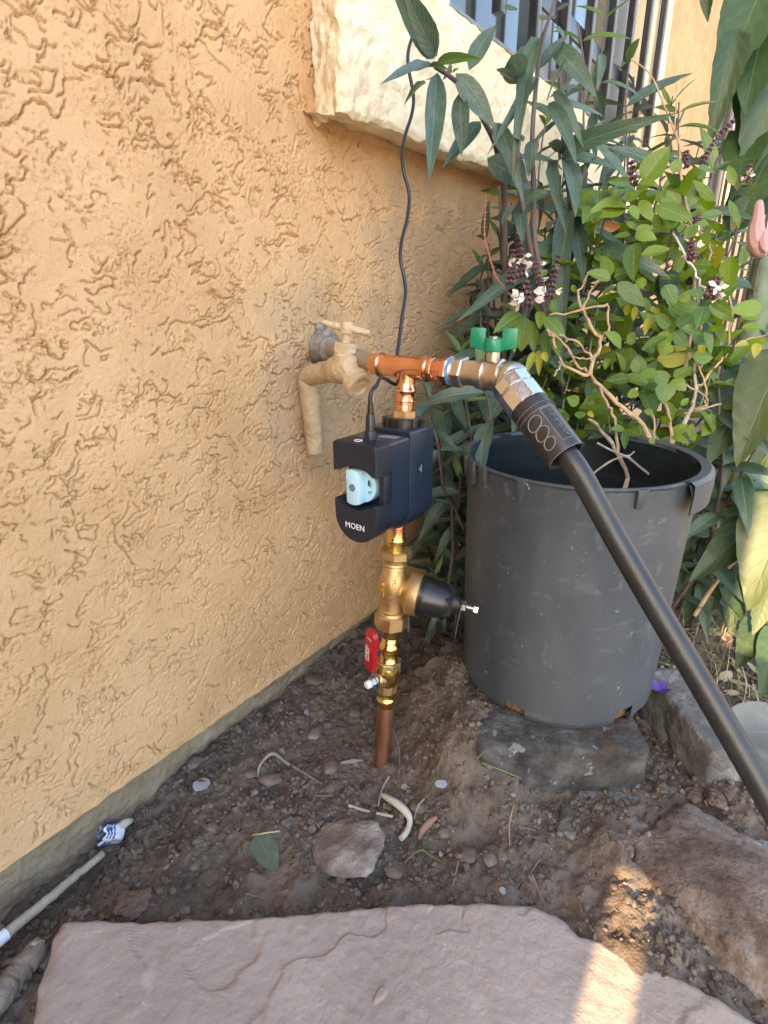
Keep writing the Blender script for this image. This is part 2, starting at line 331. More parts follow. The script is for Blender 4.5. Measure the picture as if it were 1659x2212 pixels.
BLACKP = mat('black_plastic', [(0.010, 0.010, 0.011), (0.016, 0.016, 0.017)], scale=50, rough=0.3, spec=0.5)
RUBBER = mat('black_rubber', [(0.014, 0.014, 0.016), (0.026, 0.026, 0.028)], scale=30, rough=0.32, bump=0.12, bscale=300, spec=0.5, specks=[(150, 0.74, (0.2, 0.18, 0.15), 0.6)])
SCUFF = mat('rubber_scuff', [(0.13, 0.115, 0.10), (0.2, 0.18, 0.16)], scale=60, rough=0.6)
HOSE = mat('hose_rubber', [(0.013, 0.0132, 0.014), (0.024, 0.024, 0.025)], scale=40, rough=0.36, bump=0.35, bscale=700, spec=0.5, specks=[(200, 0.74, (0.16, 0.13, 0.10), 0.6)])
CABLE = mat('cable_rubber', [(0.010, 0.012, 0.016), (0.014, 0.017, 0.022)], scale=30, rough=0.35)
KNOBM = mat('blue_knob', [(0.36, 0.60, 0.72), (0.42, 0.66, 0.78)], scale=30, rough=0.4, spec=0.4)
INK = mat('ink_white', [(0.8, 0.8, 0.8), (0.85, 0.85, 0.85)], rough=0.5)
INKB = mat('ink_black', [(0.02, 0.02, 0.02), (0.03, 0.03, 0.03)], rough=0.5)
RED = mat('red_vinyl', [(0.36, 0.008, 0.016), (0.44, 0.012, 0.022)], scale=40, rough=0.38, bump=0.1, bscale=300)
GREEN = mat('green_vinyl', [(0.0, 0.15, 0.075), (0.0, 0.19, 0.095)], scale=40, rough=0.35, bump=0.08, bscale=200)
BLUER = mat('blue_ring', [(0.05, 0.25, 0.6), (0.07, 0.3, 0.66)], rough=0.4)
FAUCET = mat('painted_faucet', [(0.40, 0.285, 0.17), (0.49, 0.355, 0.215), (0.55, 0.41, 0.265)], scale=30, rough=0.55, bump=0.6, bscale=240, bump2=(0.55, 70), specks=[(70, 0.70, (0.30, 0.22, 0.15), 0.6), (38, 0.71, (0.22, 0.19, 0.16), 0.6)])
DIRTYP = mat('dirty_pipe', [(0.16, 0.14, 0.12), (0.27, 0.23, 0.19), (0.38, 0.32, 0.25)], scale=60, rough=0.85, bump=1.0, bscale=200)
TANP = mat('tan_pipe', [(0.24, 0.185, 0.125), (0.30, 0.24, 0.17)], scale=40, rough=0.6, bump=0.3, bscale=300)
IRON = mat('black_iron', [(0.010, 0.011, 0.014), (0.018, 0.02, 0.025)], scale=40, rough=0.28, spec=0.6, bump=0.1, bscale=300)
ALU = mat('window_frame_paint', [(0.20, 0.235, 0.26), (0.25, 0.285, 0.31)], scale=20, rough=0.5)
GLASS = mat('window_pane', [(0.03, 0.04, 0.045), (0.05, 0.06, 0.065)], scale=3, rough=0.06, spec=0.8)
STICK = mat('weathered_stick', [(0.22, 0.19, 0.15), (0.32, 0.28, 0.22), (0.41, 0.365, 0.29)], scale=40, rough=0.75, stretch=(1, 1, 1), bump=0.5, bscale=200)
LOG = mat('weathered_log', [(0.15, 0.115, 0.09), (0.24, 0.195, 0.16), (0.32, 0.275, 0.235)], scale=30, rough=0.85, bump=0.7, bscale=150)
TWIG = mat('dry_twig', [(0.20, 0.13, 0.08), (0.33, 0.22, 0.13), (0.44, 0.31, 0.20)], scale=60, rough=0.8, bump=0.4, bscale=400)
TWIGG = mat('grey_twig', [(0.17, 0.14, 0.115), (0.26, 0.22, 0.18), (0.36, 0.31, 0.26)], scale=60, rough=0.85, bump=0.4, bscale=400)
RSTEM = mat('ruellia_stem', [(0.05, 0.035, 0.04), (0.085, 0.055, 0.06), (0.09, 0.095, 0.06)], scale=14, rough=0.55)
GSTEM = mat('green_stem', [(0.10, 0.15, 0.05), (0.16, 0.20, 0.07)], scale=30, rough=0.55)
DRYLEAF = mat('dry_leaf', [(0.06, 0.045, 0.033), (0.11, 0.085, 0.063), (0.175, 0.14, 0.11)], scale=25, rough=0.85, bump=0.4, bscale=200, perobj=0.25)
CURL = mat('curled_leaf', [(0.36, 0.32, 0.25), (0.50, 0.46, 0.37), (0.58, 0.54, 0.44)], scale=30, rough=0.7, bump=0.3, bscale=250)
CURLB = mat('curled_leaf_brown', [(0.20, 0.11, 0.08), (0.28, 0.17, 0.12)], scale=30, rough=0.75)
CLEARP = mat('clear_plastic_chip', [(0.27, 0.29, 0.33), (0.36, 0.38, 0.42)], scale=30, rough=0.25)
WRAP = mat('white_wrapper', [(0.62, 0.66, 0.74), (0.74, 0.77, 0.83)], scale=30, rough=0.4)
WRAPIN = mat('foil_inside', [(0.10, 0.13, 0.2), (0.3, 0.32, 0.38), (0.45, 0.47, 0.5)], scale=70, rough=0.3, metal=0.6, bump=1.0, bscale=120)
BLUEINK = mat('blue_print', [(0.04, 0.06, 0.22), (0.05, 0.07, 0.26)], rough=0.5)
REDINK = mat('red_print', [(0.45, 0.09, 0.04), (0.5, 0.12, 0.06)], rough=0.5)
PLANK = mat('blocker_plank', [(0.30, 0.20, 0.12), (0.38, 0.27, 0.17), (0.45, 0.33, 0.22)], scale=14, rough=0.85, stretch=(6, 6, 0.6), bump=0.5, bscale=120)
GRASSM = mat('grass_blade', [(0.10, 0.13, 0.04), (0.16, 0.17, 0.06), (0.30, 0.25, 0.12)], scale=6, rough=0.7)
STRAW = mat('straw', [(0.40, 0.33, 0.20), (0.52, 0.44, 0.29)], scale=20, rough=0.8)
L_RUE = leafmat('ruellia_leaf', (0.028, 0.062, 0.040), (0.066, 0.118, 0.076), (0.12, 0.18, 0.125), trans=0.18, rough=0.42, nveins=8, dust=0.5)
L_RUEY = leafmat('ruellia_leaf_young', (0.06, 0.115, 0.03), (0.10, 0.17, 0.045), (0.18, 0.25, 0.10), trans=0.3, rough=0.42, nveins=8)
L_BAS = leafmat('basil_leaf', (0.045, 0.105, 0.028), (0.16, 0.245, 0.032), (0.19, 0.28, 0.075), trans=0.36, rough=0.42, nveins=6)
L_BASY = leafmat('basil_leaf_yellow', (0.24, 0.26, 0.03), (0.33, 0.32, 0.04), (0.38, 0.36, 0.10), trans=0.35, rough=0.45, nveins=6)
L_BRUG = leafmat('trumpet_leaf', (0.017, 0.042, 0.015), (0.032, 0.068, 0.020), (0.065, 0.105, 0.04), trans=0.2, rough=0.5, nveins=7, veinw=0.025)
L_BRUGP = leafmat('trumpet_leaf_pale', (0.045, 0.066, 0.019), (0.058, 0.083, 0.026), (0.08, 0.105, 0.042), trans=0.22, rough=0.5, nveins=7, veinw=0.025)
L_DEAD = leafmat('old_green_leaf', (0.07, 0.10, 0.065), (0.09, 0.12, 0.08), (0.13, 0.16, 0.11), trans=0.1, rough=0.55, nveins=7, dust=0.4)
PURPLE = mat('spike_purple', [(0.045, 0.02, 0.035), (0.09, 0.04, 0.06), (0.11, 0.09, 0.04)], scale=120, rough=0.7)
PETALW = mat('petal_white', [(0.62, 0.58, 0.55), (0.74, 0.7, 0.66)], scale=50, rough=0.6)
PETALP = mat('petal_pink', [(0.24, 0.10, 0.12), (0.34, 0.19, 0.19), (0.40, 0.29, 0.27)], scale=40, rough=0.5, stretch=(60, 60, 6))
PETALV = mat('petal_violet', [(0.07, 0.03, 0.2), (0.12, 0.06, 0.3)], scale=50, rough=0.6)
TRUNKG = mat('green_trunk', [(0.06, 0.085, 0.045), (0.085, 0.115, 0.065), (0.11, 0.14, 0.09)], scale=14, rough=0.6, stretch=(3, 3, 0.6), specks=[(60, 0.70, (0.2, 0.22, 0.18), 0.7)])
POD = mat('seed_pod', [(0.12, 0.125, 0.03), (0.18, 0.165, 0.045), (0.22, 0.2, 0.07)], scale=20, rough=0.55)
PODEND = mat('pod_cut_end', [(0.36, 0.17, 0.05), (0.5, 0.27, 0.1)], scale=60, rough=0.8)

# ================================================================== SETTING
S = -0.025                                           # soil level; the flagstone's top is at 0
def soil_base(x, y):
    z = S + 0*x
    z = z + 0.030*np.exp(-((x-0.02)/0.10)**2)*sstep(0.45, 0.9, y)                 # litter banked in the corner
    z = z - 0.034*np.exp(-(x/0.07)**2)*sstep(0.42, 0.06, y)
    z = z + 0.080*np.exp(-(np.hypot(x-0.30, y-0.655)/0.135)**4)                 # dark mound beside the pot
    z = z + 0.012*np.exp(-(np.hypot(x-0.33, y-0.52)/0.06)**2)
    z = z + 0.045*np.exp(-(np.hypot(x-0.325, y-0.505)/0.055)**2)
    z = z + 0.033*np.exp(-(np.hypot(x-0.548, y-0.420)/0.062)**2)
    z = z + 0.026*np.exp(-(((x-0.530)/0.070)**2+((y-0.535)/0.050)**2))             # soil on the boulder's end
    z = z + 0.020*np.exp(-(((x-0.62)/0.12)**2+((y-0.66)/0.05)**2))
    z = z - 0.006*np.exp(-(((x-0.205)/0.05)**2+((y-0.48)/0.05)**2))
    return z
def soil(x, y):
    x, y = np.asarray(x, float), np.asarray(y, float)
    near = sstep(2.2, 1.2, np.hypot(x-0.3, y-0.5))
    z = soil_base(x, y) + near*(0.009*fbm(x*11, y*11, 3, 3) + 0.0055*fbm(x*38, y*38, 9, 4) + 0.0032*fbm(x*105, y*105, 21, 2))
    return z
def G(px, py, lift=0.0):
    p = onz(px, py, S)
    for _ in range(5): p = onz(px, py, float(soil(p[0], p[1])))
    return p + np.array([0, 0, lift])
def axis_coords(a, b, fine, far):
    n = int((b-a)/fine); mid = np.linspace(a, b, n)
    g = np.geomspace(fine*2, far, 46)
    return np.concatenate([(a-g)[::-1], mid, b+g])
gx = axis_coords(-0.04, 0.86, 0.0030, 60.0); gy = axis_coords(0.0, 1.25, 0.0030, 60.0)
GX, GY = np.meshgrid(gx, gy, indexing='ij'); GZ = soil(GX, GY)
o = link('ground', mesh_np('ground', np.stack([GX, GY, GZ], -1).reshape(-1, 3), grid_faces(len(gx), len(gy)), SOIL), None, (0, 0, 0)); tag(o, kind='structure')

# ---------------- the house: stucco wall, footing, window surround, window
house = empty('house', (0, 0, S), 'tan stucco house wall with a cream window surround above concrete footing', 'house')
Y0, Y1, Z0, Z1 = -0.12, 1.36, 0.014, 1.0
def line_dist(n, c, y, z):
    gy_, gz_ = np.gradient(n, y[:, 0], z[0, :]); return np.abs(n-c)/(np.hypot(gy_, gz_)+1.0)
def stucco_height(y, z):
    wy = y + 0.010*fbm(y*30, z*30, 5, 3); wz = z + 0.010*fbm(y*30+40, z*30, 6, 3)
    h = 0.0028*fbm(y*5, z*5, 81, 2) + 0.00022*fbm(y*170, z*170, 91, 3)
    for (sc, seed, levels, dp, ms, mlo, mhi, wd) in ((7.0, 11, (-0.6, -0.36, -0.12, 0.12, 0.36, 0.6), 0.0050, 15, 0.21, 0.29, 0.00058), (17.0, 61, (-0.45, -0.1, 0.25, 0.6), 0.0044, 22, 0.26, 0.34, 0.00056), (42.0, 161, (-0.3, 0.3), 0.0030, 28, 0.30, 0.40, 0.00054)):
        n = fbm((wy+0.35*wz)*sc, (wz-0.45*wy)*sc*1.5, seed, 3) + 0.035*fbm(y*150, z*150, seed+3, 2)
        for k, c in enumerate(levels):
            m = sstep(mlo, mhi, fbm(y*ms+k*5.1, z*ms*1.1, seed+20+k, 2))
            d = line_dist(n, c, y, z)
            h = h + 0.0005*(7.0/sc)**0.5*sstep(-0.05, 0.05, n-c)*m - dp*m*(1-sstep(wd*0.6, wd*1.9, d))
    pits = sstep(0.34, 0.50, fbm(y*230, z*230, 71, 2))*sstep(-0.15, 0.3, fbm(y*16, z*16, 77, 2))
    return h - 0.0017*pits
yv = np.concatenate([np.linspace(Y0, 0.0, 30, endpoint=False), np.linspace(0.0, 0.8, 760, endpoint=False), np.linspace(0.8, Y1, 200)]); zv = np.linspace(Z0, 0.93, 700)
Z1 = 0.93; ny, nz = len(yv), len(zv)
yy, zz = np.meshgrid(yv, zv, indexing='ij')
hh = stucco_height(yy, zz)
hh = hh*(0.55+0.45*sstep(1.0, 0.65, yy)) + 0.004*np.exp(-(((yy-0.60)/0.05)**2+((zz-0.50)/0.05)**2))*fbm(yy*40, zz*40, 5, 3)
lip = sstep(0.012, 0.0, zz-Z0)
hh = hh*(1-lip) + lip*(0.001+0.0015*fbm(yy*60, zz*60, 3, 2))
V = np.stack([hh, yy, zz-S], -1).reshape(-1, 3)
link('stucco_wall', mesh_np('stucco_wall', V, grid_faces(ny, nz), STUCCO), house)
for (ya, yb, za, zb) in ((-0.85, Y0+0.001, Z0, 1.7), (Y0, 0.66, 0.929, 1.7)):   # coarser relief above and behind the viewer
    y2, z2 = np.meshgrid(np.arange(ya, yb, 0.0042).tolist()+[yb], np.arange(za, zb, 0.0042), indexing='ij')
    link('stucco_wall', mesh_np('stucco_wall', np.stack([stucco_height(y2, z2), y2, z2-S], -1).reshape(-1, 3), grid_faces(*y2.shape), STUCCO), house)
mb = MB()
def slab(mb, y0, y1, z0, z1, x0=-0.20, x1=0.0): mb.box(((x0+x1)/2, (y0+y1)/2, (z0+z1)/2), ((x1-x0)/2, 0, 0), (0, (y1-y0)/2, 0), (0, 0, (z1-z0)/2))
slab(mb, -1.30, Y0, Z0, 2.8, x1=-0.009); slab(mb, Y0, Y1, Z0, Z1-0.03, x1=-0.008); slab(mb, Y1, 2.20, Z0, 0.97)
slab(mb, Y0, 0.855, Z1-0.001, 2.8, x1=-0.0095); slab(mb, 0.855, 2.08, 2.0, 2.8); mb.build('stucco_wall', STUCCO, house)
# the stretch beyond the window, its own fine relief
yy, zz = np.meshgrid(np.linspace(2.05, 3.45, 280), np.linspace(0.2, 2.8, 420), indexing='ij')
hh = 0.0035*fbm(yy*70, zz*26, 3, 4) + 0.002*fbm(yy*160, zz*90, 8, 2)
hh = np.where(yy > 3.38, hh-2.2*(yy-3.38)**2*10, hh)
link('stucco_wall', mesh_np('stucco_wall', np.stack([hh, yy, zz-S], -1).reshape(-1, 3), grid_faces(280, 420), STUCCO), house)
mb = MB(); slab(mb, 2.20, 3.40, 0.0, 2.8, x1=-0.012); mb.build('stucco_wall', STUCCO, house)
ys, zs = np.meshgrid(np.linspace(-0.3, 1.5, 620), np.linspace(-0.10, Z0+0.006, 60), indexing='ij')
hs = -0.010 + 0.0016*fbm(ys*30, zs*30, 4, 4) + 0.0015*fbm(ys*90, zs*90, 9, 3)
link('footing', mesh_np('footing', np.stack([hs, ys, zs-S], -1).reshape(-1, 3), grid_faces(620, 60), STEM), house)
mb = MB(); slab(mb, -1.3, 3.4, -0.2, Z0-0.002, x0=-0.3, x1=-0.03); mb.build('footing', STEM, house)
# cream surround: a jamb and a sill in one thick L, rounded under
uy = np.concatenate([np.linspace(0, 1, 34), 1+np.linspace(0, 1, 330)[1:]]); vz = np.concatenate([np.linspace(0, 1, 46), 1+np.linspace(0, 1, 190)[1:]])
def knee(t, lo, mid, hi): return np.where(t <= 0.9, lo+(mid-lo)*t/0.9, mid+(hi-mid)*(np.clip(t, 0, 1)-0.9)/0.1)
Yu = np.where(uy <= 1, knee(uy, 0.628, 0.607, 0.613), 0.613+(uy-1)*1.60); A = np.where(uy <= 1, knee(uy, 0.0, 0.94, 1.0), 1.0)
Zv = np.where(vz <= 1, knee(vz, 0.793, 0.781, 0.788), 0.788+(vz-1)*0.77); Bv = np.where(vz <= 1, knee(vz, 0.0, 0.94, 1.0), 1.0)
YY, ZZ = np.meshgrid(Yu, Zv, indexing='ij'); DX = 0.066*A[:, None]*Bv[None, :]
wear = fbm(YY*16, ZZ*16, 12, 4)
left = sstep(0.70, 0.63, YY)*np.ones_like(DX); under = (vz <= 1)[None, :]*np.ones_like(DX)
rough = 0.0016*fbm(YY*70, ZZ*70, 14, 4) + 0.0030*wear*sstep(0, 0.3, DX/0.066) + left*(0.0035*fbm(YY*75, ZZ*60, 19, 3)-0.008*sstep(0.15, 0.5, wear))+0.0009*fbm(YY*160, ZZ*160, 23, 2) - 0.0015*sstep(0.35, 0.6, fbm(YY*60, ZZ*60, 33, 3))
XX = DX+rough*sstep(0.0, 0.02, DX); YN = YY - (uy <= 1)[:, None]*(0.005*fbm(DX*60+5, ZZ*45, 51, 3)+0.002*fbm(DX*160, ZZ*160, 52, 2)); ZN = ZZ + under*(0.004*fbm(YY*25, DX*40, 57, 3)+0.0014*fbm(YY*110, DX*110, 58, 2))
keep = ~((YY > 0.843) & (ZZ > 0.958))
F = grid_faces(len(Yu), len(Zv)); kf = keep.ravel(); F = F[kf[F].all(1)]
link('window_surround', mesh_np('window_surround', np.stack([XX, YN, ZN-S], -1).reshape(-1, 3), F, PLASTER), house)
ys, xs = np.meshgrid(np.linspace(0.838, 2.21, 240), np.linspace(0, 1, 16), indexing='ij')
zt = 0.960+0.014*xs-0.004*(1-xs)**6 + 0.0012*fbm(ys*60, xs*9, 6, 3)
link('window_sill', mesh_np('window_sill', np.stack([0.0665-0.125*xs, ys, zt-S], -1).reshape(-1, 3), grid_faces(240, 16), PLASTER), house)
zs_, xs = np.meshgrid(np.linspace(0.95, 1.56, 120), np.linspace(0, 1, 12), indexing='ij')
link('window_reveal', mesh_np('window_reveal', np.stack([0.066-0.13*xs, 0.8445+0.010*xs+0.001*fbm(zs_*60, xs*8, 4, 3), zs_-S], -1).reshape(-1, 3), grid_faces(120, 12), PLASTER), house)
mb = MB(); slab(mb, 2.02, 2.215, 0.955, 2.05, x1=0.03); mb.build('window_surround', PLASTER, house)
wf = MB()
slab(wf, 0.866, 2.02, 0.976, 1.035, x0=-0.075, x1=-0.028); slab(wf, 0.866, 0.925, 1.035, 2.0, x0=-0.075, x1=-0.03); slab(wf, 1.97, 2.02, 1.035, 2.0, x0=-0.075, x1=-0.03); slab(wf, 1.40, 1.45, 1.035, 2.0, x0=-0.075, x1=-0.032)
wfo = wf.build('window_frame', ALU, house, bevel=0.002)
pb = MB(); slab(pb, 0.92, 1.405, 1.03, 2.0, x0=-0.066, x1=-0.062); pb.build('pane', GLASS, wfo)
pb = MB(); slab(pb, 1.445, 1.975, 1.03, 2.0, x0=-0.066, x1=-0.062); pb.build('pane', GLASS, wfo)

MB().box((0.16, 1.05, 2.86), (0.36, 0, 0), (0, 2.36, 0), (0, 0, 0.05)).build('added_shade_eave', PLANK, house, bevel=0.004)  # eave added out of view to cut sky light on the wall

# ---------------- window bars
grille = empty('window_grille', (0.04, 1.1, 0.98), 'black iron security bars with square ends fixed over the window', 'window grille')
for k in range(8):
    y = 1.035+0.1455*k
    MB().box((0.045, y, 1.5), (0.0085, 0, 0), (0, 0.0085, 0), (0, 0, 0.49 if k < 7 else 0.5)).build('bar', IRON, grille, bevel=0.001)
MB().box((0.033, 1.55, 1.10), (0.003, 0, 0), (0, 0.56, 0), (0, 0, 0.017)).build('cross_bar', IRON, grille, bevel=0.001)
MB().box((0.033, 1.55, 1.80), (0.003, 0, 0), (0, 0.56, 0), (0, 0, 0.017)).build('cross_bar', IRON, grille, bevel=0.001)
for y in (1.07, 2.04):
    MB().box((0.012, y, 1.10), (0.02, 0, 0), (0, 0.008, 0), (0, 0, 0.008)).build('bracket', IRON, grille)

# ---------------- metal fence beyond the house corner
fence = empty('metal_fence', (0.2, 3.9, S), 'dark metal fence of close upright bars beyond the corner of the house', 'fence')
for k in range(34):
    x = 0.02+0.032*k
    MB().box((x, 3.9, 0.98), (0.008, 0, 0), (0, 0.008, 0), (0, 0, 0.98)).build('bar', IRON, fence, smooth=False)
for z in (0.25, 1.85): MB().box((0.55, 3.92, z), (0.56, 0, 0), (0, 0.01, 0), (0, 0, 0.02)).build('rail', IRON, fence, smooth=False)
MB().box((-0.03, 3.88, 1.0), (0.035, 0, 0), (0, 0.035, 0), (0, 0, 1.0)).build('post', IRON, fence, bevel=0.003)
yardwall = empty('garden_wall', (1.5, 6.5, S), 'pale plastered garden wall standing beyond the metal fence', 'wall')
MB().box((2.5, 6.5, 0.95), (4.5, 0, 0), (0, 0.1, 0), (0, 0, 0.98)).build('wall_face', STEM, yardwall, bevel=0.01)
MB().box((2.5, 6.5, 1.96), (4.55, 0, 0), (0, 0.14, 0), (0, 0, 0.03)).build('coping', CONCL, yardwall, bevel=0.01)

# ---------------- plank gate added out of view to shade the corner, with one slit for sun
blocker = empty('added_blocker', (0.4, -1.2, S), 'added unseen tall wooden plank gate with one slit between its boards', 'blocker')
x = -0.19
SL0, SL1, SLT = 0.604, 0.643, 0.865
widths = []
while x < SL0-1e-6:
    w = min(0.1271, SL0-x); widths.append((x, w)); x += w
widths += [(SL1, 0.665-SL1)]+[(0.665+0.127*k, 0.127) for k in range(4)]
for (x, w) in widths:
    hg = 3.9 if x < 0.66 else 1.13; MB().box((x+w/2, -1.2, hg/2-0.01), (w/2-0.0002, 0, 0), (0, 0.011, 0), (0, 0, hg/2+0.01)).build('plank', PLANK, blocker)
MB().box(((SL0+SL1)/2, -1.2, (SLT+3.9)/2), ((SL1-SL0)/2-0.0002, 0, 0), (0, 0.0105, 0), (0, 0, (3.9-SLT)/2)).build('plank', PLANK, blocker)
for z in (1.0, 1.9, 2.9): MB().box((0.235 if z > 1.5 else 0.49, -1.23, z), (0.425 if z > 1.5 else 0.68, 0, 0), (0, 0.018, 0), (0, 0, 0.045)).build('rail', PLANK, blocker)

# ---------------- pale concrete patio added out of view to throw warm sun onto the wall
bounce_slab = MB().box((3.3, -0.6, S-0.03), (2.1, 0, 0), (0, 1.9, 0), (0, 0, 0.036)).build('bounce_slab', mat('bounce_concrete', [(0.46, 0.38, 0.30), (0.54, 0.46, 0.37), (0.6, 0.52, 0.43)], scale=5, rough=0.9, bump=0.3, bscale=200), loc=(3.3, -0.6, S), bevel=0.01); tag(bounce_slab, kind='structure')

# ---------------- rocks
def rock(name, c, size, material, label, cat='stone', seed=0, rotz=0.0, amp=0.18, flat=0.0, sub=4, group=None, tilt=0.0, sharp=0.0, freq=1.7):
    bm = bmesh.new(); bmesh.ops.create_icosphere(bm, subdivisions=sub, radius=1.0)
    off = Vector((seed*3.7, seed*1.3, seed*7.1))
    for v in bm.verts:
        d = v.co.normalized()
        k = 1+amp*1.6*mnoise.noise(d*freq+off)+amp*0.6*mnoise.noise(d*freq*2.6+off)+amp*0.25*mnoise.noise(d*freq*7+off)
        if sharp:
            cl = max(abs(d.x), abs(d.y), abs(d.z)); k *= (1-sharp)+sharp/cl*0.85
        v.co = d*k
        if flat and v.co.z < -flat: v.co.z = -flat
    bmesh.ops.transform(bm, matrix=Matrix.Rotation(rotz, 4, 'Z') @ Matrix.Rotation(tilt, 4, 'Y') @ Matrix.Diagonal((*size, 1)), verts=bm.verts)
    me = bpy.data.meshes.new(name); bm.to_mesh(me); bm.free()
    me.polygons.foreach_set('use_smooth', np.full(len(me.polygons), True)); me.materials.append(material)
    o = link(name, me, None, c); tag(o, label, cat, group); return o
# big reddish boulder at the right edge of the paving
a, b = onz(1335, 1800, S), onz(1760, 2120, S)
mid = (a+b)/2; L_ = np.linalg.norm(b-a)
rock('boulder', (mid[0]+0.030, mid[1]+0.014, S-0.010), (L_*0.62, 0.088, 0.050), ROCK, 'long reddish brown boulder with white weathering beside the flagstone', 'boulder', seed=5, rotz=math.atan2(b[1]-a[1], b[0]-a[0]), amp=0.10, sub=6, sharp=0.45)

# flagstone
fl = [(130, 1988), (215, 1985), (300, 1984), (390, 1979), (520, 1976), (620, 1970), (700, 1962), (800, 1951), (900, 1945), (1000, 1943), (1100, 1945), (1150, 1949), (1195, 1966), (1225, 1990), (1255, 2012), (1300, 2027), (1345, 2050), (1400, 2075), (1500, 2122), (1600, 2182), (1680, 2230), (1740, 2330), (1700, 2700), (1400, 3000), (800, 3200), (200, 3000), (-40, 2700), (20, 2420), (60, 2230), (80, 2140), (100, 2080), (112, 2030)]
FP = np.array([onz(px, py, 0.0)[:2] for px, py in fl])
cen = np.array([onz(850, 2330, 0.0)[0], onz(850, 2330, 0.0)[1]])
ang = np.arctan2(FP[:, 1]-cen[1], FP[:, 0]-cen[0]); od = np.argsort(ang); ang, FP = ang[od], FP[od]
NA, NR = 760, 130
th = np.linspace(-math.pi, math.pi, NA, endpoint=False)
rx = np.interp(th, np.r_[ang-2*math.pi, ang, ang+2*math.pi], np.tile(FP[:, 0], 3)); ry = np.interp(th, np.r_[ang-2*math.pi, ang, ang+2*math.pi], np.tile(FP[:, 1], 3))
jit = 1+0.006*fbm(th*9, th*0+2, 4, 4)+0.004*fbm(th*40, th*0+2, 7, 3)
rr = np.linspace(0.0, 1.0, NR)**0.75
PX = cen[0]+(rx-cen[0])[:, None]*rr[None]*jit[:, None]; PY = cen[1]+(ry-cen[1])[:, None]*rr[None]*jit[:, None]
wx = PX+0.02*fbm(PX*14, PY*14, 2, 3); wy2 = PY+0.02*fbm(PX*14+9, PY*14, 5, 3)
n = fbm(wx*3.6+4.3, wy2*3.6+1.7, 23, 3)*1.0+0.6+0.5*(PX-0.3)+0.04*fbm(PX*30, PY*30, 29, 3)
ft = n*2.2; step = np.floor(ft)+sstep(0.0, 0.02, ft-np.floor(ft))
PZ = 0.0014*(step-2.0) + 0.0005*fbm(PX*70, PY*70, 8, 3) + 0.0012*fbm(PX*7, PY*7, 18, 2)
ed = np.clip((rr[None]-0.955)/0.045, 0, 1)**2*0.006*(1+0.5*fbm(PX*50, PY*50, 9, 2)); PZ = PZ-ed
VV = np.stack([PX, PY, PZ], -1)
sk = VV[:, -1:, :].copy(); s1 = sk.copy(); s1[..., 2] -= 0.012; s1[..., :2] += (s1[..., :2]-cen)*0.004; s2 = sk.copy(); s2[..., 2] = -0.06; s2[..., :2] -= (s2[..., :2]-cen)*0.01
VV = np.concatenate([VV, s1, s2], 1)
F = grid_faces(NA, NR+2, closed_u=True)[:, ::-1]
o = link('flagstone', mesh_np('flagstone', VV.reshape(-1, 3), F, FLAG), None, (0, 0, 0)); tag(o, 'large flat pinkish grey flagstone with layered flaked surface', 'paving stone')

# concrete blocks
def block(name, c, h, rotz, material, label, seed, amp=0.004, n=26):
    bm = bmesh.new(); bmesh.ops.create_cube(bm, size=2.0)
    bmesh.ops.subdivide_edges(bm, edges=bm.edges[:], cuts=n, use_grid_fill=True)
    for v in bm.verts:
        p = Vector((v.co.x*h[0], v.co.y*h[1], v.co.z*h[2])); q = p*38+Vector((seed, 0, 0))
        r = 0.008
        inner = Vector([max(-hh_+r, min(hh_-r, pc)) for pc, hh_ in zip(p, h)]); d = p-inner
        if d.length > 1e-6: p = inner+d.normalized()*min(r, d.length)
        nn = p.normalized(); w = mnoise.noise(q)*amp+mnoise.noise(q*3)*amp*0.5+mnoise.noise(q*9)*amp*0.22
        v.co = p+nn*w
    me = bpy.data.meshes.new(name); bm.to_mesh(me); bm.free(); me.polygons.foreach_set('use_smooth', np.full(len(me.polygons), True)); me.materials.append(material)
    o = link(name, me, None, c); o.rotation_euler.z = rotz; tag(o, label, 'concrete block'); return o
PB = np.array([0.361, 0.701, 0.060])                 # pot base
fr_ = onz(1386, 1726, S)                             # front right foot of the block
u_ = nrm(np.array([0.80, 0.60, 0])); v_ = np.array([-u_[1], u_[0], 0])
e0 = fr_; cblk = e0 - u_*0.105 + v_*0.115
block('concrete_block', (cblk[0], cblk[1], 0.060-0.054), (0.105, 0.115, 0.0525), math.atan2(u_[1], u_[0]), CONC, 'dark stained concrete block under the black nursery pot', 3.0)
c2 = onz(1478, 1590, 0.0)
block('concrete_block', (c2[0]+0.004, c2[1]+0.012, 0.0), (0.030, 0.085, 0.048), math.atan2(u_[1], u_[0])+0.06, CONCL, 'narrow pale concrete block beside the pot with white lichen', 11.0)
k1, k2 = onz(1420, 1800, -0.01), onz(1659, 1890, -0.01)
kd = nrm(np.array([k2[0]-k1[0], k2[1]-k1[1], 0])); kc = (k1+k2)/2+kd*0.06
block('edging_block', (kc[0], kc[1], S-0.022), (0.22, 0.052, 0.034), math.atan2(kd[1], kd[0]), CONCL, 'half buried grey concrete edging behind the reddish boulder', 21.0, amp=0.006)

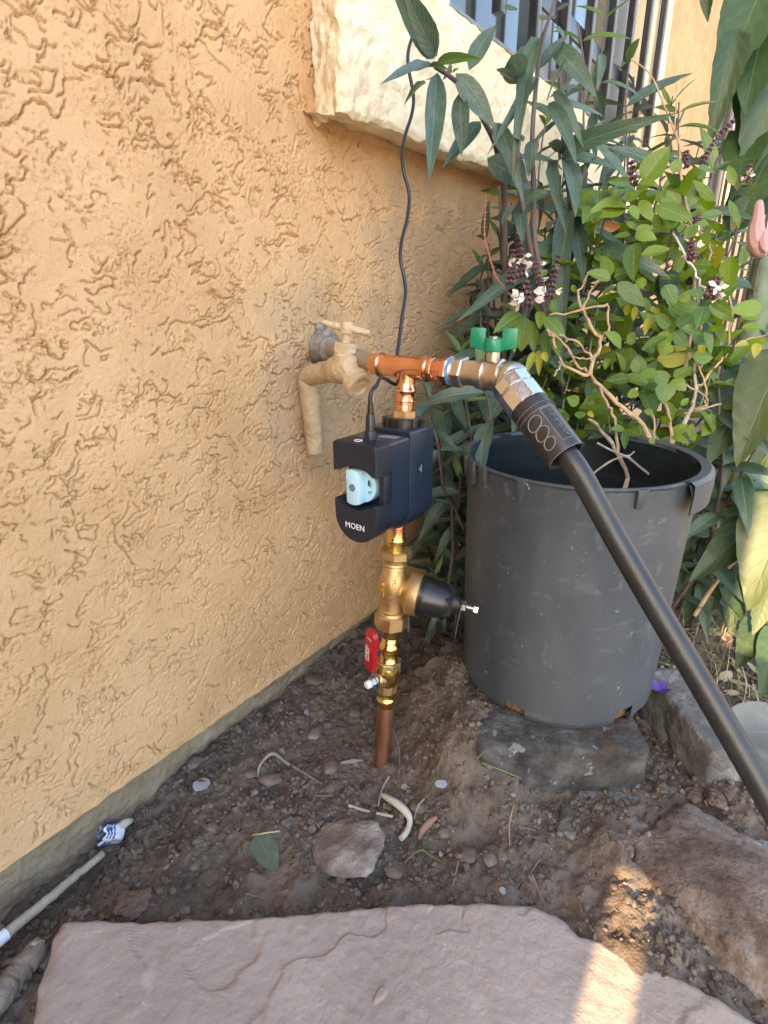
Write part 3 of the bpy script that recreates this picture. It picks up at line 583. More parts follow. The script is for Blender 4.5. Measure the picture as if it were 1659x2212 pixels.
# ---------------- stones one can pick out on the soil
stones = [  # px, py, half width px, half height px, material, label
    (752, 1842, 78, 44, ROCKW, 'flat jagged pale stone slab lying on the soil before the pipe', 0.5),
    (722, 1703, 22, 14, PEB, 'smooth tan oval stone near the foot of the copper pipe', 0.6),
    (585, 1687, 26, 13, PEB, 'brown oval pod shaped stone beside a bent twig', 0.6),
    (541, 1673, 16, 10, PEB, 'small brown stone by the end of a bent twig', 0.6),
    (715, 1660, 16, 18, PEB, 'rounded dusty clod left of the copper pipe foot', 0.7),
    (680, 1587, 15, 18, PEBG, 'smooth bluish grey pebble half sunk in dark soil', 0.6),
    (766, 1540, 15, 17, PEB, 'rounded brown clod left of the brass ball valve', 0.8),
    (1010, 1850, 20, 17, PEB, 'angular tan stone on bare soil right of the flat slab', 0.7),
    (855, 1880, 27, 14, PEB, 'flat tan stone touching the jagged pale slab', 0.5),
    (288, 1958, 42, 30, ROCK, 'large reddish brown lump of rock at the flagstone edge', 0.8),
    (237, 1950, 14, 14, PEB, 'round brown clod left of the reddish rock lump', 0.9),
    (268, 1850, 12, 10, PEBG, 'small pink grey angular pebble by the torn wrapper', 0.9),
    (423, 1870, 12, 13, PEB, 'round brown pebble between wrapper and green leaf', 0.8),
    (458, 1790, 13, 11, PEB, 'reddish round pebble above the soil clearing', 0.8),
    (1085, 1850, 12, 12, PEB, 'round dusty pebble right of the angular tan stone', 0.9),
    (1058, 1858, 16, 15, PEB, 'crumbly dusty clod between two tan stones', 0.9),
    (105, 2075, 26, 22, PEBG, 'dark grey rock wedged between stick and flagstone', 0.8),
    (890, 2030, 1, 1, PEB, '', 0.5),
    (1728-300, 1705, 15, 14, ROCK, 'orange brown clod beside the concrete block corner', 0.9),
    (1727-230, 1720, 17, 17, ROCK, 'rounded reddish clod on the soil below the hose', 0.9),
    (1545, 1728, 20, 22, ROCK, 'largest reddish clod on the soil below the hose', 0.9),
    (1535, 1662, 17, 13, PEBG, 'dark blue grey stone chip under the hose', 0.8),
    (1505, 1648, 13, 9, CONC, 'broken dark asphalt lump by the narrow block', 0.8),
    (865, 1770, 12, 10, PEB, 'small clod under the pale curled stem', 0.8),
    (680, 1470, 22, 16, DRYLEAF, 'dusty brown clod in the leaf litter by the wall', 0.8),
    (420, 1650, 16, 16, PEB, 'dusty clod leaning against the house footing', 0.8),
    (620, 1778, 15, 12, PEBG, 'dusty grey pebble above the green leaf', 0.6),
    (960, 1800, 14, 12, PEB, 'dusty clod beside the brown curled leaf', 0.8),
    (1160, 2008, 13, 12, PEBG, 'grey brown pebble near the right end of the flagstone', 0.8),
    (905, 1745, 22, 14, PEB, 'brown buried clod beside white curled stem', 0.6),
]
for i, (px, py, hw, hh_, m_, lab, fl_) in enumerate(stones):
    if hw < 3: continue
    p = G(px, py); d = (p-CAM)@_f; w = hw*d/FPX; hgt = hh_*d/FPX
    hz = max(0.35*w, hgt*0.62*fl_) if fl_ > 0.55 else w*0.20
    dy = max(hgt*1.15, w*0.6)
    rock('stone', (p[0], p[1], p[2]+hz*0.42+(0.006 if i == 0 else 0)), (w, dy if fl_ > 0.55 else hgt*1.6, hz), m_, lab, 'stone', seed=i+2, rotz=HEAD+rnd.uniform(-0.25, 0.25), amp=0.16, sub=4 if hw > 30 else 3, sharp=0.3 if i in (0, 7, 9, 11, 16) else 0.1, tilt=rnd.uniform(-0.2, 0.2))

# ---------------- uncountable: crumbs of soil, pale grains, leaf litter
def ico():
    bm = bmesh.new(); bmesh.ops.create_icosphere(bm, subdivisions=1, radius=1.0)
    v = np.array([q.co[:] for q in bm.verts]); f = np.array([[w.index for w in q.verts] for q in bm.faces]); bm.free(); return v, f
IV, IF = ico()
FPc = FP
def in_flag(x, y):
    a_ = np.arctan2(y-cen[1], x-cen[0]); r_ = np.hypot(x-cen[0], y-cen[1])
    bx = np.interp(a_, np.r_[ang-2*math.pi, ang, ang+2*math.pi], np.tile(FP[:, 0], 3)); by = np.interp(a_, np.r_[ang-2*math.pi, ang, ang+2*math.pi], np.tile(FP[:, 1], 3))
    return r_ < np.hypot(bx-cen[0], by-cen[1])*1.0
def crumbs(name, n, rmin, rmax, power, material, label, cat, seed):
    g = np.random.default_rng(seed)
    x = g.uniform(-0.005, 0.75, n*3); y = g.uniform(0.0, 1.1, n*3)
    dens = sstep(-0.5, 0.6, fbm(x*9, y*9, 55+seed, 3)); ok = (~in_flag(x, y)) & (g.uniform(0, 1, n*3) < 0.25+dens) & (np.hypot(x-PB[0], y-PB[1]) > 0.125)
    x, y = x[ok][:n], y[ok][:n]; k = len(x)
    r = rmin+(rmax-rmin)*g.uniform(0, 1, k)**power
    z = soil(x, y)+r*0.45
    sc = g.uniform(0.7, 1.25, (k, 1, 3))*np.array([1, 1, 0.8]); an = g.uniform(0, 6.28, k); c_, s_ = np.cos(an), np.sin(an)
    vv = IV[None]*(1+g.uniform(-0.36, 0.30, (k, len(IV), 1)))*sc*r[:, None, None]
    vx = vv[..., 0]*c_[:, None]-vv[..., 1]*s_[:, None]; vy = vv[..., 0]*s_[:, None]+vv[..., 1]*c_[:, None]
    vv = np.stack([vx+x[:, None], vy+y[:, None], vv[..., 2]+z[:, None]], -1).reshape(-1, 3)
    ff = (IF[None]+(np.arange(k)*len(IV))[:, None, None]).reshape(-1, 3)
    o = link(name, mesh_np(name, vv, ff, material, smooth=False), None, (0, 0, 0)); tag(o, label, cat, kind='stuff')
crumbs('soil_crumbs', 29000, 0.0007, 0.0050, 4.6, CLOD, 'loose brown soil crumbs scattered over the bare earth', 'soil', 1)
crumbs('pale_grains', 900, 0.0005, 0.0016, 3.0, PALE, 'tiny pale grains mixed into the brown soil', 'gravel', 2)

# ================================================================== PLUMBING
def proj(p):
    d = np.asarray(p)-CAM; z = d@_f; return CX+FPX*(d@RGT)/z, CY-FPX*(d@UPV)/z, z
RB = onz(826, 1640, S); RT = ony(878, 800, RB[1]+0.045); RA = nrm(RT-RB)
def tpy(py):                                         # distance along the riser that shows at this picture row
    lo, hi = -0.1, 0.7
    for _ in range(40):
        m_ = (lo+hi)/2
        if proj(RB+RA*m_)[1] > py: lo = m_
        else: hi = m_
    return lo
def rpx(r, py): return r*proj(RB+RA*tpy(py))[2]/FPX  # radius in metres of a half width in the picture
def prof(rows): return [(tpy(py), rpx(r, py)) for py, r in rows]
pipe = empty('water_line', RB, 'copper and brass water line with valve, regulator and blue knobbed shutoff box', 'pipe assembly')
MB().lathe(RB, RA, [(-0.03, 0.0111), (tpy(1524), 0.0111)], n=40).build('riser_pipe', COPOLD, pipe)
# ball valve, brass press ends, red lever
bv = MB().lathe(RB, RA, prof([(1527, 16.4), (1526, 17.6), (1517, 17.6), (1515, 18.5), (1513, 20.5), (1510, 21.6), (1507, 21.2), (1504, 19), (1502, 18), (1486, 18.2), (1484, 19), (1479, 20), (1462, 26), (1455, 27.5), (1445, 28), (1436, 27.5), (1428, 24), (1424, 19), (1410, 18.4), (1406, 18.4), (1403, 20), (1400, 22), (1396, 22.6), (1392, 21.5), (1389, 19), (1387, 18.2), (1377, 18.2), (1376, 17.2), (1374, 17.2), (1373, 18.2), (1364, 18.4), (1361, 20), (1358, 21), (1355, 20), (1353, 18.4), (1340, 18.2)]), n=48).build('ball_valve', BRASS, pipe, angle=50)
bv['label'] = 'brass ball valve with red lever'
MB().hexn(RB, RA, tpy(1492), tpy(1474), rpx(22.5, 1483), n=8, rot=0.3).build('hex_collar', BRASSC, bv, angle=20)
MB().hexn(RB, RA, tpy(1446), tpy(1425), rpx(29, 1440), n=8, rot=0.2).build('hex_collar', BRASSC, bv, angle=20)
VC = RB+RA*tpy(1457); sd = nrm(np.array([-0.30, -0.95, -0.05]))      # stem direction, towards the viewer's left
MB().lathe(VC, sd, [(0, 0.0125), (0.012, 0.0125), (0.014, 0.0105), (0.019, 0.010)], n=28).build('stem_boss', BRASSC, bv)
MB().hexn(VC, sd, 0.0215, 0.028, 0.0078, n=6, rot=0.2).build('lever_nut', STEEL, bv, angle=20)
MB().lathe(VC, sd, [(0.027, 0.0052), (0.0335, 0.0052), (0.0345, 0.0045)], n=24).build('stem_end', WHITEM, bv)
lx_ = nrm(np.cross(RA, sd)); lz_ = nrm(np.cross(sd, lx_))
if lz_[2] < 0: lz_ = -lz_
hand = nrm(lz_ - 0.02*lx_); side = nrm(np.cross(hand, sd))
if side@RGT < 0: side = -side
hand = nrm(hand+0.22*side); side = nrm(np.cross(hand, sd)); side = side if side@RGT > 0 else -side
pl = VC+sd*0.020
def leverpath(mb, off, wid, thick, t0, t1, bulge=0.0):
    for a_, b_ in zip(t0[:-1], t0[1:]): pass
sec = [(-0.008, 0.0), (0.012, 0.0), (0.022, 0.006), (0.030, 0.009), (0.088, 0.009)]
m1 = MB()
pts = [pl+hand*t+sd*k for t, k in sec]
for i in range(len(pts)-1):
    c = (pts[i]+pts[i+1])/2; dv = (pts[i+1]-pts[i])/2; nn_ = nrm(np.cross(side, dv)); wv = 0.0085 if i < 1 else 0.0085
    m1.box(c, dv*1.02, side*wv, nn_*0.0011)
m1.build('lever', STEEL, bv, bevel=0.0004)
gt = [0.0275, 0.031, 0.070, 0.0735]
gm = MB(); c0 = pl+sd*0.009; w_ = 0.0092
poly = [(-w_, 0.0285), (w_, 0.0285), (w_, 0.0860), (w_*0.62, 0.0905), (-w_*0.62, 0.0905), (-w_, 0.0860)]
gm.prism(poly, -0.0032, 0.0042, M=lambda q: c0+side*q[0]+hand*q[1]+sd*q[2]).build('lever_grip', RED, bv, bevel=0.0012, seg=3)
tz = c0+sd*0.0044
put_text('lever_print', 'LEGEND', 0.0066, 0.00004, tz+hand*0.054-side*0.0048, hand, -side, INK, bv)
put_text('lever_print', 'LegendPress', 0.0045, 0.00004, tz+hand*0.0535-side*0.0006, hand, -side, INK, bv)
put_text('lever_print', 'SERIES', 0.0034, 0.00004, tz+hand*0.0790, side, hand, INK, bv)
# pressure regulator
rg = MB().lathe(RB, RA, prof([(1325, 29), (1321, 29), (1319, 27.5), (1317, 29), (1314, 29), (1312, 26), (1304, 26), (1292, 27), (1282, 30), (1270, 32.5), (1258, 32.5), (1246, 30), (1236, 26.5), (1222, 25), (1220, 24.5), (1218, 27), (1215, 27), (1213, 25.5), (1211, 27), (1207, 27)]), n=48).build('pressure_regulator', BRASSC, pipe, angle=40)
rg['label'] = 'brass pressure regulator with black bell'
for (p0, p1) in ((1362, 1324), (1214, 1186)):
    MB().hexn(RB, RA, tpy(p0-10), tpy(p1), rpx(35.5, (p0+p1)/2)*1.02, n=8, rot=0.55, ch=0.10).build('union_nut', BRASSC, rg, angle=20)
RC = RB+RA*tpy(1270); rd = nrm(nrm(np.array([0.80, 0.60, -0.0]))*0.97+np.array([0.12, -0.25, -0.13]))
def bell(a, b): return a
u0 = 0.0
MB().lathe(RC, rd, [(0.0, 0.0150), (0.014, 0.0160), (0.018, 0.0200), (0.0205, 0.0258), (0.0225, 0.0272), (0.0340, 0.0274), (0.0350, 0.0264)], n=48).build('bonnet_flange', BRASSC, rg, angle=40)
MB().lathe(RC, rd, [(0.0345, 0.0254), (0.0380, 0.0254), (0.0388, 0.0242), (0.0405, 0.0242), (0.0412, 0.0248), (0.0650, 0.0218), (0.0700, 0.0202), (0.0855, 0.0086), (0.0870, 0.0076)], n=56).build('bonnet', BLACKP, rg, angle=30)
MB().hexn(RC, rd, 0.0610, 0.0770, 0.0215, n=6, rot=0.4, ch=0.5).build('bonnet_flats', BLACKP, rg, angle=20)
MB().hexn(RC, rd, 0.0880, 0.0930, 0.0068, n=6, rot=0.3).build('lock_nut', STEEL, rg, angle=20)
th_ = []
for k in range(9): th_ += [(0.0925+k*0.0011, 0.0039), (0.09305+k*0.0011, 0.0033)]
MB().lathe(RC, rd, th_, n=20).build('adjusting_screw', STEEL, rg, angle=20)
MB().hexn(RC, rd, 0.1020, 0.1080, 0.0068, n=6, rot=0.1).build('screw_head', STEEL, rg, angle=20)
tg = RC+rd*0.0873; dn = nrm(np.array([-0.12, -0.06, -1.0]))
sv_ = nrm(np.cross(dn, rd))
MB().prism([(-0.008, -0.008), (0.008, -0.008), (0.0085, 0.004), (0.0035, 0.046), (-0.001, 0.047), (-0.0085, 0.006)], -0.0003, 0.0003, M=lambda q: tg+sv_*q[0]+dn*q[1]+nrm(np.cross(sv_, dn))*q[2]).build('metal_tag', STEEL, rg)
# cast lettering on the body, facing the viewer
fv = nrm(CAM-RC); fv = nrm(fv-RA*(fv@RA)); sx = nrm(np.cross(fv, RA))
if sx@RGT < 0: sx = -sx
def body_text(s, size, py, ang_, rad):
    c = RB+RA*tpy(py); nrm_ = nrm(fv*math.cos(ang_)+sx*math.sin(ang_)); tx = nrm(np.cross(RA, nrm_))
    if tx@RGT < 0: tx = -tx
    put_text('cast_letters', s, size, 0.0009, c+nrm_*rad, RA*-1.0, tx, BRASS, rg, bend=rad)
body_text('NR3XL', 0.0072, 1265, -0.75, rpx(32.6, 1265)); body_text('WILKINS', 0.0066, 1256, 0.05, rpx(31, 1256)); body_text('1/2', 0.006, 1262, 0.45, rpx(31.6, 1262)); body_text('HB', 0.0055, 1230, 0.35, rpx(25.4, 1230)); body_text('S', 0.0055, 1292, -0.15, rpx(27, 1292))
# brass and copper ends below the box
MB().lathe(RB, RA, prof([(1206, 19.5), (1172, 19.5), (1170, 20.5), (1167, 22.4), (1163, 22.4), (1160, 20), (1158, 19.3), (1148, 19.3)]), n=44).build('press_end', BRASS, pipe, angle=45)
MB().lathe(RB, RA, prof([(1148, 18.8), (1144, 18.8), (1143, 20), (1140, 20), (1139, 18.6), (1134, 18.6), (1133, 20), (1130, 20), (1129, 18.4), (1116, 18.4), (1100, 18.4)]), n=44).build('press_adapter', COPPER, pipe, angle=40)
# shutoff box: housing facing along the wall
HX = 0.2134; W2 = 0.0292; YF, YM, YB = 0.430, 0.489, 0.540
ZT, ZB = 0.4335, 0.3225
def arch(w, zt, zb, r=0.004, n=14):
    zc = zb+w; P = []
    for k in range(5): a_ = k/4*math.pi/2; P.append((w-r+r*math.cos(a_), zt-r+r*math.sin(a_)))
    for k in range(5): a_ = math.pi/2+k/4*math.pi/2; P.append((-w+r+r*math.cos(a_), zt-r+r*math.sin(a_)))
    for k in range(n+1): a_ = math.pi+k/n*math.pi; P.append((w*math.cos(a_), zc+w*math.sin(a_)))
    return P
def ring(mb, secs):
    n = len(secs[0]); V = [q for s_ in secs for q in s_]; F = []
    for i in range(len(secs)-1):
        for k in range(n): F.append((i*n+k, i*n+(k+1) % n, (i+1)*n+(k+1) % n, (i+1)*n+k))
    F.append(tuple(range(n))); F.append(tuple((len(secs)-1)*n+k for k in range(n)))
    return mb.add(V, F)
def at_y(P, y, s=1.0, zc=None): return [(HX+x*s, y, (zc if zc is not None else 0)+(z-(zc if zc is not None else 0))*s) for x, z in P]
zc_ = (ZT+ZB)/2
front = arch(W2, ZT, ZB)
# front shell is split above and below the knob bay, so that the bay is a real hollow
bay0, bay1, bayD = 0.3690, 0.4000, 0.026           # bay height range and depth

box = MB(); P0 = arch(W2, ZT, ZB)
ring(box, [at_y(P0, YF+bayD, 1.0, zc_), at_y(P0, YM, 1.0, zc_)])
housing = box.build('shutoff_box', NAVYS, pipe, angle=40)
housing['label'] = 'navy blue plastic smart shutoff box'
def clip(P, lo, hi):
    out = []; n = len(P)
    for i in range(n):
        (x0, z0), (x1, z1) = P[i], P[(i+1) % n]
        if lo <= z0 <= hi: out.append((x0, z0))
        for L_ in (lo, hi):
            if (z0-L_)*(z1-L_) < 0: t = (L_-z0)/(z1-z0); out.append((x0+(x1-x0)*t, L_))
    return out
R_k = 0.0195; KZ = (bay0+bay1)/2
def shell_half(P, zedge, up):
    # cut the bay edge with a scooped arc around the knob
    Q = []
    xs_ = np.linspace(-1, 1, 15)
    arc = [(x*W2, zedge + (1 if up else -1)*(0.0080*max(0, 1-(x*W2/(R_k+0.005))**2)**0.7)) for x in xs_]
    C_ = clip(P, zedge, 9) if up else clip(P, -9, zedge)
    C_ = [q for q in C_ if abs(q[1]-zedge) > 1e-5]
    cx_, cz_ = 0.0, (ZT+zedge)/2 if up else (ZB+zedge)/2
    allp = C_+arc
    allp.sort(key=lambda q: math.atan2(q[1]-cz_, q[0]-cx_))
    return allp
for (zedge, up, nm) in ((bay1, True, 'upper_front'), (bay0, False, 'lower_front')):
    Q = shell_half(P0, zedge, up); mbx = MB(); cz_ = sum(q[1] for q in Q)/len(Q)
    def sc(s, y): return [(HX+x*s, y, cz_+(z-cz_)*s) for x, z in Q]
    ring(mbx, [sc(0.955, YF), sc(0.985, YF+0.0006), sc(1.0, YF+0.003), sc(1.0, YF+bayD+0.0002)])
    mbx.build(nm, NAVY, housing, angle=28)
# bay walls at the right and back, stepped
MB().box((HX+W2-0.0035, YF+0.0195, KZ), (0.0035, 0, 0), (0, 0.0068, 0), (0, 0, (bay1-bay0)/2+0.003)).build('bay_cheek', NAVY, housing, bevel=0.002)
MB().lathe((HX-0.003, YF+bayD+0.001, KZ), (0, -1, 0), [(0, 0.0200), (0.012, 0.0200), (0.0125, 0.0195)], n=48).build('knob_dial', KNOBM, housing)
kn = MB(); kw = 0.0085
ring(kn, [[(HX-0.0045+x, YF+bayD-0.010, KZ+z) for x, z in [(-kw, -0.0180), (-kw*0.4, -0.0196), (kw*0.4, -0.0196), (kw, -0.0180), (kw, 0.0180), (kw*0.4, 0.0196), (-kw*0.4, 0.0196), (-kw, 0.0180)]],
          [(HX-0.0045+x, YF+bayD-0.0245, KZ+z) for x, z in [(-kw, -0.0180), (-kw*0.4, -0.0196), (kw*0.4, -0.0196), (kw, -0.0180), (kw, 0.0180), (kw*0.4, 0.0196), (-kw*0.4, 0.0196), (-kw, 0.0180)]]])
kn.build('knob', KNOBM, housing, bevel=0.0009)
MB().hexn((HX-0.0045, YF+bayD-0.0240, KZ), (0, -1, 0), 0, 0.0011, 0.0045, n=6, ch=0.02).build('hex_socket', mat('knob_socket', [(0.10, 0.16, 0.19), (0.13, 0.2, 0.24)], rough=0.5), housing, angle=20)
for k, (dx, dz, sx_, sz_) in enumerate([(0.0105, 0.004, 0.0009, 0.0030), (0.0122, 0.0045, 0.0004, 0.0034), (0.0137, 0.002, 0.0004, 0.0030), (0.0112, 0.0005, 0.0012, 0.0004), (0.0118, -0.0058, 0.0018, 0.0004), (0.0128, -0.007, 0.0004, 0.0014), (0.0106, -0.0072, 0.0004, 0.0010), (0.0142, -0.0050, 0.0007, 0.0007)]):
    MB().box((HX-0.003+dx, YF+bayD-0.01165, KZ+dz), (sx_, 0, 0.0002), (0, 0.0001, 0), (0.0003, 0, sz_)).build('dial_mark', INKB, housing)
put_text('logo', 'MOEN', 0.0095, 0.00015, (HX-0.001, YF-0.0001, ZB+0.0185), (1, 0, 0), (0, 0, 1), INK, housing)
# back cover with seam
bk = MB(); ring(bk, [at_y(P0, YM+0.0002, 0.965, zc_), at_y(P0, YM+0.0016, 0.965, zc_)]); bk.build('seam', BLACKP, housing, angle=40)
P1 = arch(W2*1.02, ZT+0.0045, ZB-0.004, r=0.003)
bk = MB(); ring(bk, [at_y(P1, YM+0.0014, 0.985, zc_), at_y(P1, YM+0.0028, 1.0, zc_), at_y(P1, YB-0.012, 1.0, zc_), at_y(P1, YB, 0.96, zc_)]); bk.build('back_cover', NAVYS, housing, angle=30)
xr = HX+W2*1.02
for (y_, z_, sy_, sz_) in [(0.512, 0.4005, 0.006, 0.0003), (0.512, 0.383, 0.006, 0.0003), (0.5055, 0.392, 0.0003, 0.009), (0.5185, 0.392, 0.0003, 0.009)]:
    MB().box((xr+0.0002, y_, z_), (0.0004, 0, 0), (0, sy_, 0), (0, 0, sz_)).build('arrow_frame', NAVY, housing)
MB().prism([(0.508, 0.392), (0.514, 0.397), (0.514, 0.387)], xr-0.0002, xr+0.0006, M=lambda q: (q[2], q[0], q[1])).build('flow_arrow', mat('arrow_grey', [(0.12, 0.12, 0.11), (0.14, 0.14, 0.13)], rough=0.5), housing)
# port, label patch and ring on the top
MB().lathe((HX+0.002, YF+0.026, ZT-0.0005), (0, 0, 1), [(0, 0.0068), (0.0085, 0.0066), (0.0095, 0.0060)], n=28).build('power_port', NAVY, housing)
MB().box((HX+0.013, YF+0.045, ZT+0.0001), (0.010, 0.001, 0), (0, 0.006, 0), (0, 0, 0.0002)).build('paper_label', mat('grey_print', [(0.10, 0.11, 0.13), (0.24, 0.25, 0.27)], scale=260, rough=0.5), housing)
MB().tube([(HX-0.004+0.0042*math.cos(a), YF+0.013+0.0042*math.sin(a), ZT+0.0002) for a in np.linspace(0, 2*math.pi, 25)], 0.00035, n=5, caps=False).build('top_ring_mark', INK, housing)
# ribbed black union nuts at both ends of the box
def ribbed(z0, z1, r, name, nr=14):
    c = RB+RA*((z0-RB[2])/RA[2]); Lh = (z1-z0)/RA[2]
    m_ = MB().lathe(c, RA, [(0, r*0.93), (Lh*0.08, r*0.95), (Lh*0.9, r*0.95), (Lh, r*0.86)], n=48)
    U, W_, A_ = frame(RA)
    for k in range(nr):
        a_ = 2*math.pi*k/nr; d_ = U*math.cos(a_)+W_*math.sin(a_); t_ = np.cross(A_, d_)
        m_.box(c+A_*Lh*0.5+d_*r*0.95, t_*r*0.085, d_*r*0.10, A_*Lh*0.47)
    return m_.build(name, BLACKP, housing, angle=30, bevel=0)
ribbed(0.4240, 0.4465, 0.0232, 'ribbed_nut'); ribbed(0.3270, 0.3430, 0.0200, 'ribbed_nut')
# copper fittings above the box and the tee
MB().hexn(RB, RA, tpy(907), tpy(886), rpx(26.5, 897), n=6, rot=0.2).build('hex_adapter', BRASSC, pipe, angle=20)
MB().lathe(RB, RA, prof([(886, 22.5), (884, 22.5), (883, 21), (873, 20.5), (872, 21.8), (869, 21.8), (868, 20.4), (866, 21.4), (864, 20.4), (850, 20.4), (848, 21.5), (846, 23.6), (842, 23.8), (839, 22), (836, 20.6), (826, 20.2), (818, 20.8), (810, 22), (806, 23)]), n=48).build('press_tee_branch', COPPER, pipe, angle=45)
TC = RB+RA*tpy(793); TXd = nrm(np.array([1.0, 0.0, -0.015]))
r0 = 0.0118
tee = MB().lathe(TC, TXd, [(-0.0465, 0.0108), (-0.0460, 0.0122), (-0.040, 0.0122), (-0.0385, 0.0132), (-0.0365, 0.0139), (-0.0345, 0.0139), (-0.0330, 0.0128), (-0.0315, 0.0120), (-0.024, 0.0119), (-0.012, 0.0122), (0.0, 0.0124), (0.012, 0.0122), (0.0225, 0.0119), (0.0240, 0.0124), (0.0255, 0.0138), (0.0280, 0.0140), (0.0300, 0.0131), (0.0315, 0.0122), (0.0360, 0.0122), (0.0365, 0.0116), (0.0375, 0.0116), (0.0380, 0.0122), (0.050, 0.0124)], n=48)
tee.build('copper_tee', COPPER, pipe, angle=50)
TXX = TC
MB().hexn(TXX, TXd, 0.049, 0.0565, 0.0160, n=6, rot=0.25).build('copper_hex', COPPER, pipe, angle=20)
MB().lathe(TXX, TXd, [(0.0565, 0.0142), (0.0585, 0.0142)], n=40).build('blue_ring', BLUER, pipe)
MB().lathe(TXX, TXd, [(0.0582, 0.0128), (0.0592, 0.0135), (0.060, 0.0128), (0.061, 0.0135), (0.062, 0.0128)], n=36).build('thread', NICKEL, pipe, angle=20)
MB().hexn(TXX, TXd, 0.062, 0.0735, 0.0165, n=6, rot=0.1).build('valve_hex', NICKEL, pipe, angle=20)
nv = MB().lathe(TXX, TXd, [(0.0725, 0.0128), (0.088, 0.0126), (0.089, 0.0150), (0.0955, 0.0158), (0.0975, 0.0164), (0.0985, 0.0158), (0.1105, 0.0156), (0.112, 0.0165), (0.1145, 0.0162), (0.116, 0.0142), (0.1195, 0.0140), (0.1205, 0.0150), (0.123, 0.0148), (0.1242, 0.0122), (0.132, 0.0112)], n=48).build('hose_valve', NICKEL, pipe, angle=40)
nv['label'] = 'nickel hose valve with green butterfly handle'
hv = TXX+TXd*0.1035
MB().lathe(hv, (0, 0, 1), [(0.0, 0.0072), (0.024, 0.0070)], n=24).build('valve_stem', NICKEL, nv)
MB().lathe(hv+np.array([0, 0, 0.0225]), (0, 0, 1), [(0, 0.0088), (0.0012, 0.0095), (0.012, 0.0095), (0.013, 0.0088)], n=24).build('handle_hub', GREEN, nv)
MB().lathe(hv+np.array([0, 0, 0.0355]), (0, 0, 1), [(0, 0.0050), (0.0014, 0.0050), (0.0018, 0.0035)], n=12).build('handle_screw', STEEL, nv)
wd = nrm(np.array([0.97, 0.25, 0]))
for s_ in (-1, 1):
    wp = [(0.004, 0.0), (0.023, 0.004), (0.023, 0.0225), (0.0085, 0.0225), (0.0085, 0.0125), (0.004, 0.0125)]
    wy_ = np.cross((0, 0, 1), wd)
    MB().prism(wp, -0.004, 0.004, M=lambda q: hv+np.array([0, 0, 0.0225])+wd*s_*q[0]+np.array([0, 0, 1.0])*q[1]+wy_*q[2]).build('handle_wing', GREEN, nv, bevel=0.0012)
# elbow and hose
E0 = TXX+TXd*0.128
H1 = dep(1228, 988, 0.505); H9 = dep(1659, 1725, 0.435)
hd_ = nrm(H1-dep(1098, 820, 0.545))
E1 = dep(1092, 814, 0.543)
MB().tube(smooth_path([E0-TXd*0.008, E0+TXd*0.004, E0*0.45+E1*0.55+np.array([0, 0, 0.0035]), E1+hd_*0.004, E1+hd_*0.020], 6), 0.0118, n=32).build('elbow', NICKEL, pipe)
# tan stub pipe from the wall to the tee
tl = TC-TXd*0.040
MB().tube(smooth_path([(-0.01, 0.612, tl[2]+0.006), (0.04, 0.593, tl[2]+0.006), (0.085, 0.571, tl[2]+0.005), tl+np.array([-0.022, 0.012, 0.001]), tl+np.array([0.006, 0, 0])], 6), 0.0107, n=28).build('stub_pipe', TANP, pipe)
MB().lathe((0.006, 0.609, tl[2]+0.006), nrm([0.9, -0.40, 0]), [(0, 0.020), (0.016, 0.019), (0.020, 0.0165), (0.024, 0.0168), (0.030, 0.0145), (0.031, 0.0162), (0.040, 0.0162), (0.041, 0.0140), (0.045, 0.0135)], n=32).build('rusted_coupling', DIRTYP, pipe, angle=40)
rk = MB()
g_ = random.Random(3)
for k in range(16):
    a_ = g_.uniform(0, 6.28); rr_ = g_.uniform(0.012, 0.028); U, W_, A_ = frame((0.9, -0.4, 0))
    c = np.array([0.004, 0.61, tl[2]+0.006])+U*math.cos(a_)*rr_+W_*math.sin(a_)*rr_
    rk.add(c+IV*np.array([0.006, 0.009, 0.008])*g_.uniform(0.6, 1.3), IF)
rk.build('mortar_lump', DIRTYP, pipe, smooth=True, angle=80)

# ---------------- garden hose
hose = empty('garden_hose', H9, 'thick black rubber garden hose with chrome coupling slanting down past the pot', 'hose')
HA = E1+hd_*0.004
MB().lathe(HA, hd_, [(0.0, 0.0150), (0.003, 0.0178), (0.004, 0.0184)], n=40).build('coupling_washer', CHROME, hose)
MB().hexn(HA, hd_, 0.004, 0.0165, 0.0200, n=10, rot=0.1, ch=0.08).build('coupling_nut', CHROME, hose, angle=15)
MB().lathe(HA, hd_, [(0.0163, 0.0186), (0.0182, 0.0186)], n=40).build('coupling_groove', STEEL, hose)
MB().hexn(HA, hd_, 0.018, 0.0375, 0.0203, n=10, rot=0.1, ch=0.08).build('coupling_nut', CHROME, hose, angle=15)
sl0, sl1 = 0.0375, 0.0985
MB().lathe(HA, hd_, [(sl0, 0.0192), (0.0465, 0.0194), (0.0470, 0.0184), (0.052, 0.0184), (0.0525, 0.0189), (sl1-0.002, 0.0178), (sl1, 0.0176), (sl1-0.0006, 0.0150), (sl1-0.012, 0.0138)], n=56, caps=False).build('grip_sleeve', RUBBER, hose, angle=40)
for t_ in (0.0468, 0.0522): MB().tube([HA+hd_*t_+0.0192*(frame(hd_)[0]*math.cos(a)+frame(hd_)[1]*math.sin(a)) for a in np.linspace(0, 2*math.pi, 41)], 0.0003, n=4, caps=False).build('sleeve_rim', SCUFF, hose)
MB().tube([HA+hd_*(sl1-0.0004)+0.0178*(frame(hd_)[0]*math.cos(a)+frame(hd_)[1]*math.sin(a)) for a in np.linspace(0, 2*math.pi, 41)], 0.0003, n=4, caps=False).build('sleeve_rim', SCUFF, hose)
cv = nrm(CAM-HA); cv = nrm(cv-hd_*(cv@hd_)); cs_ = np.cross(hd_, cv)
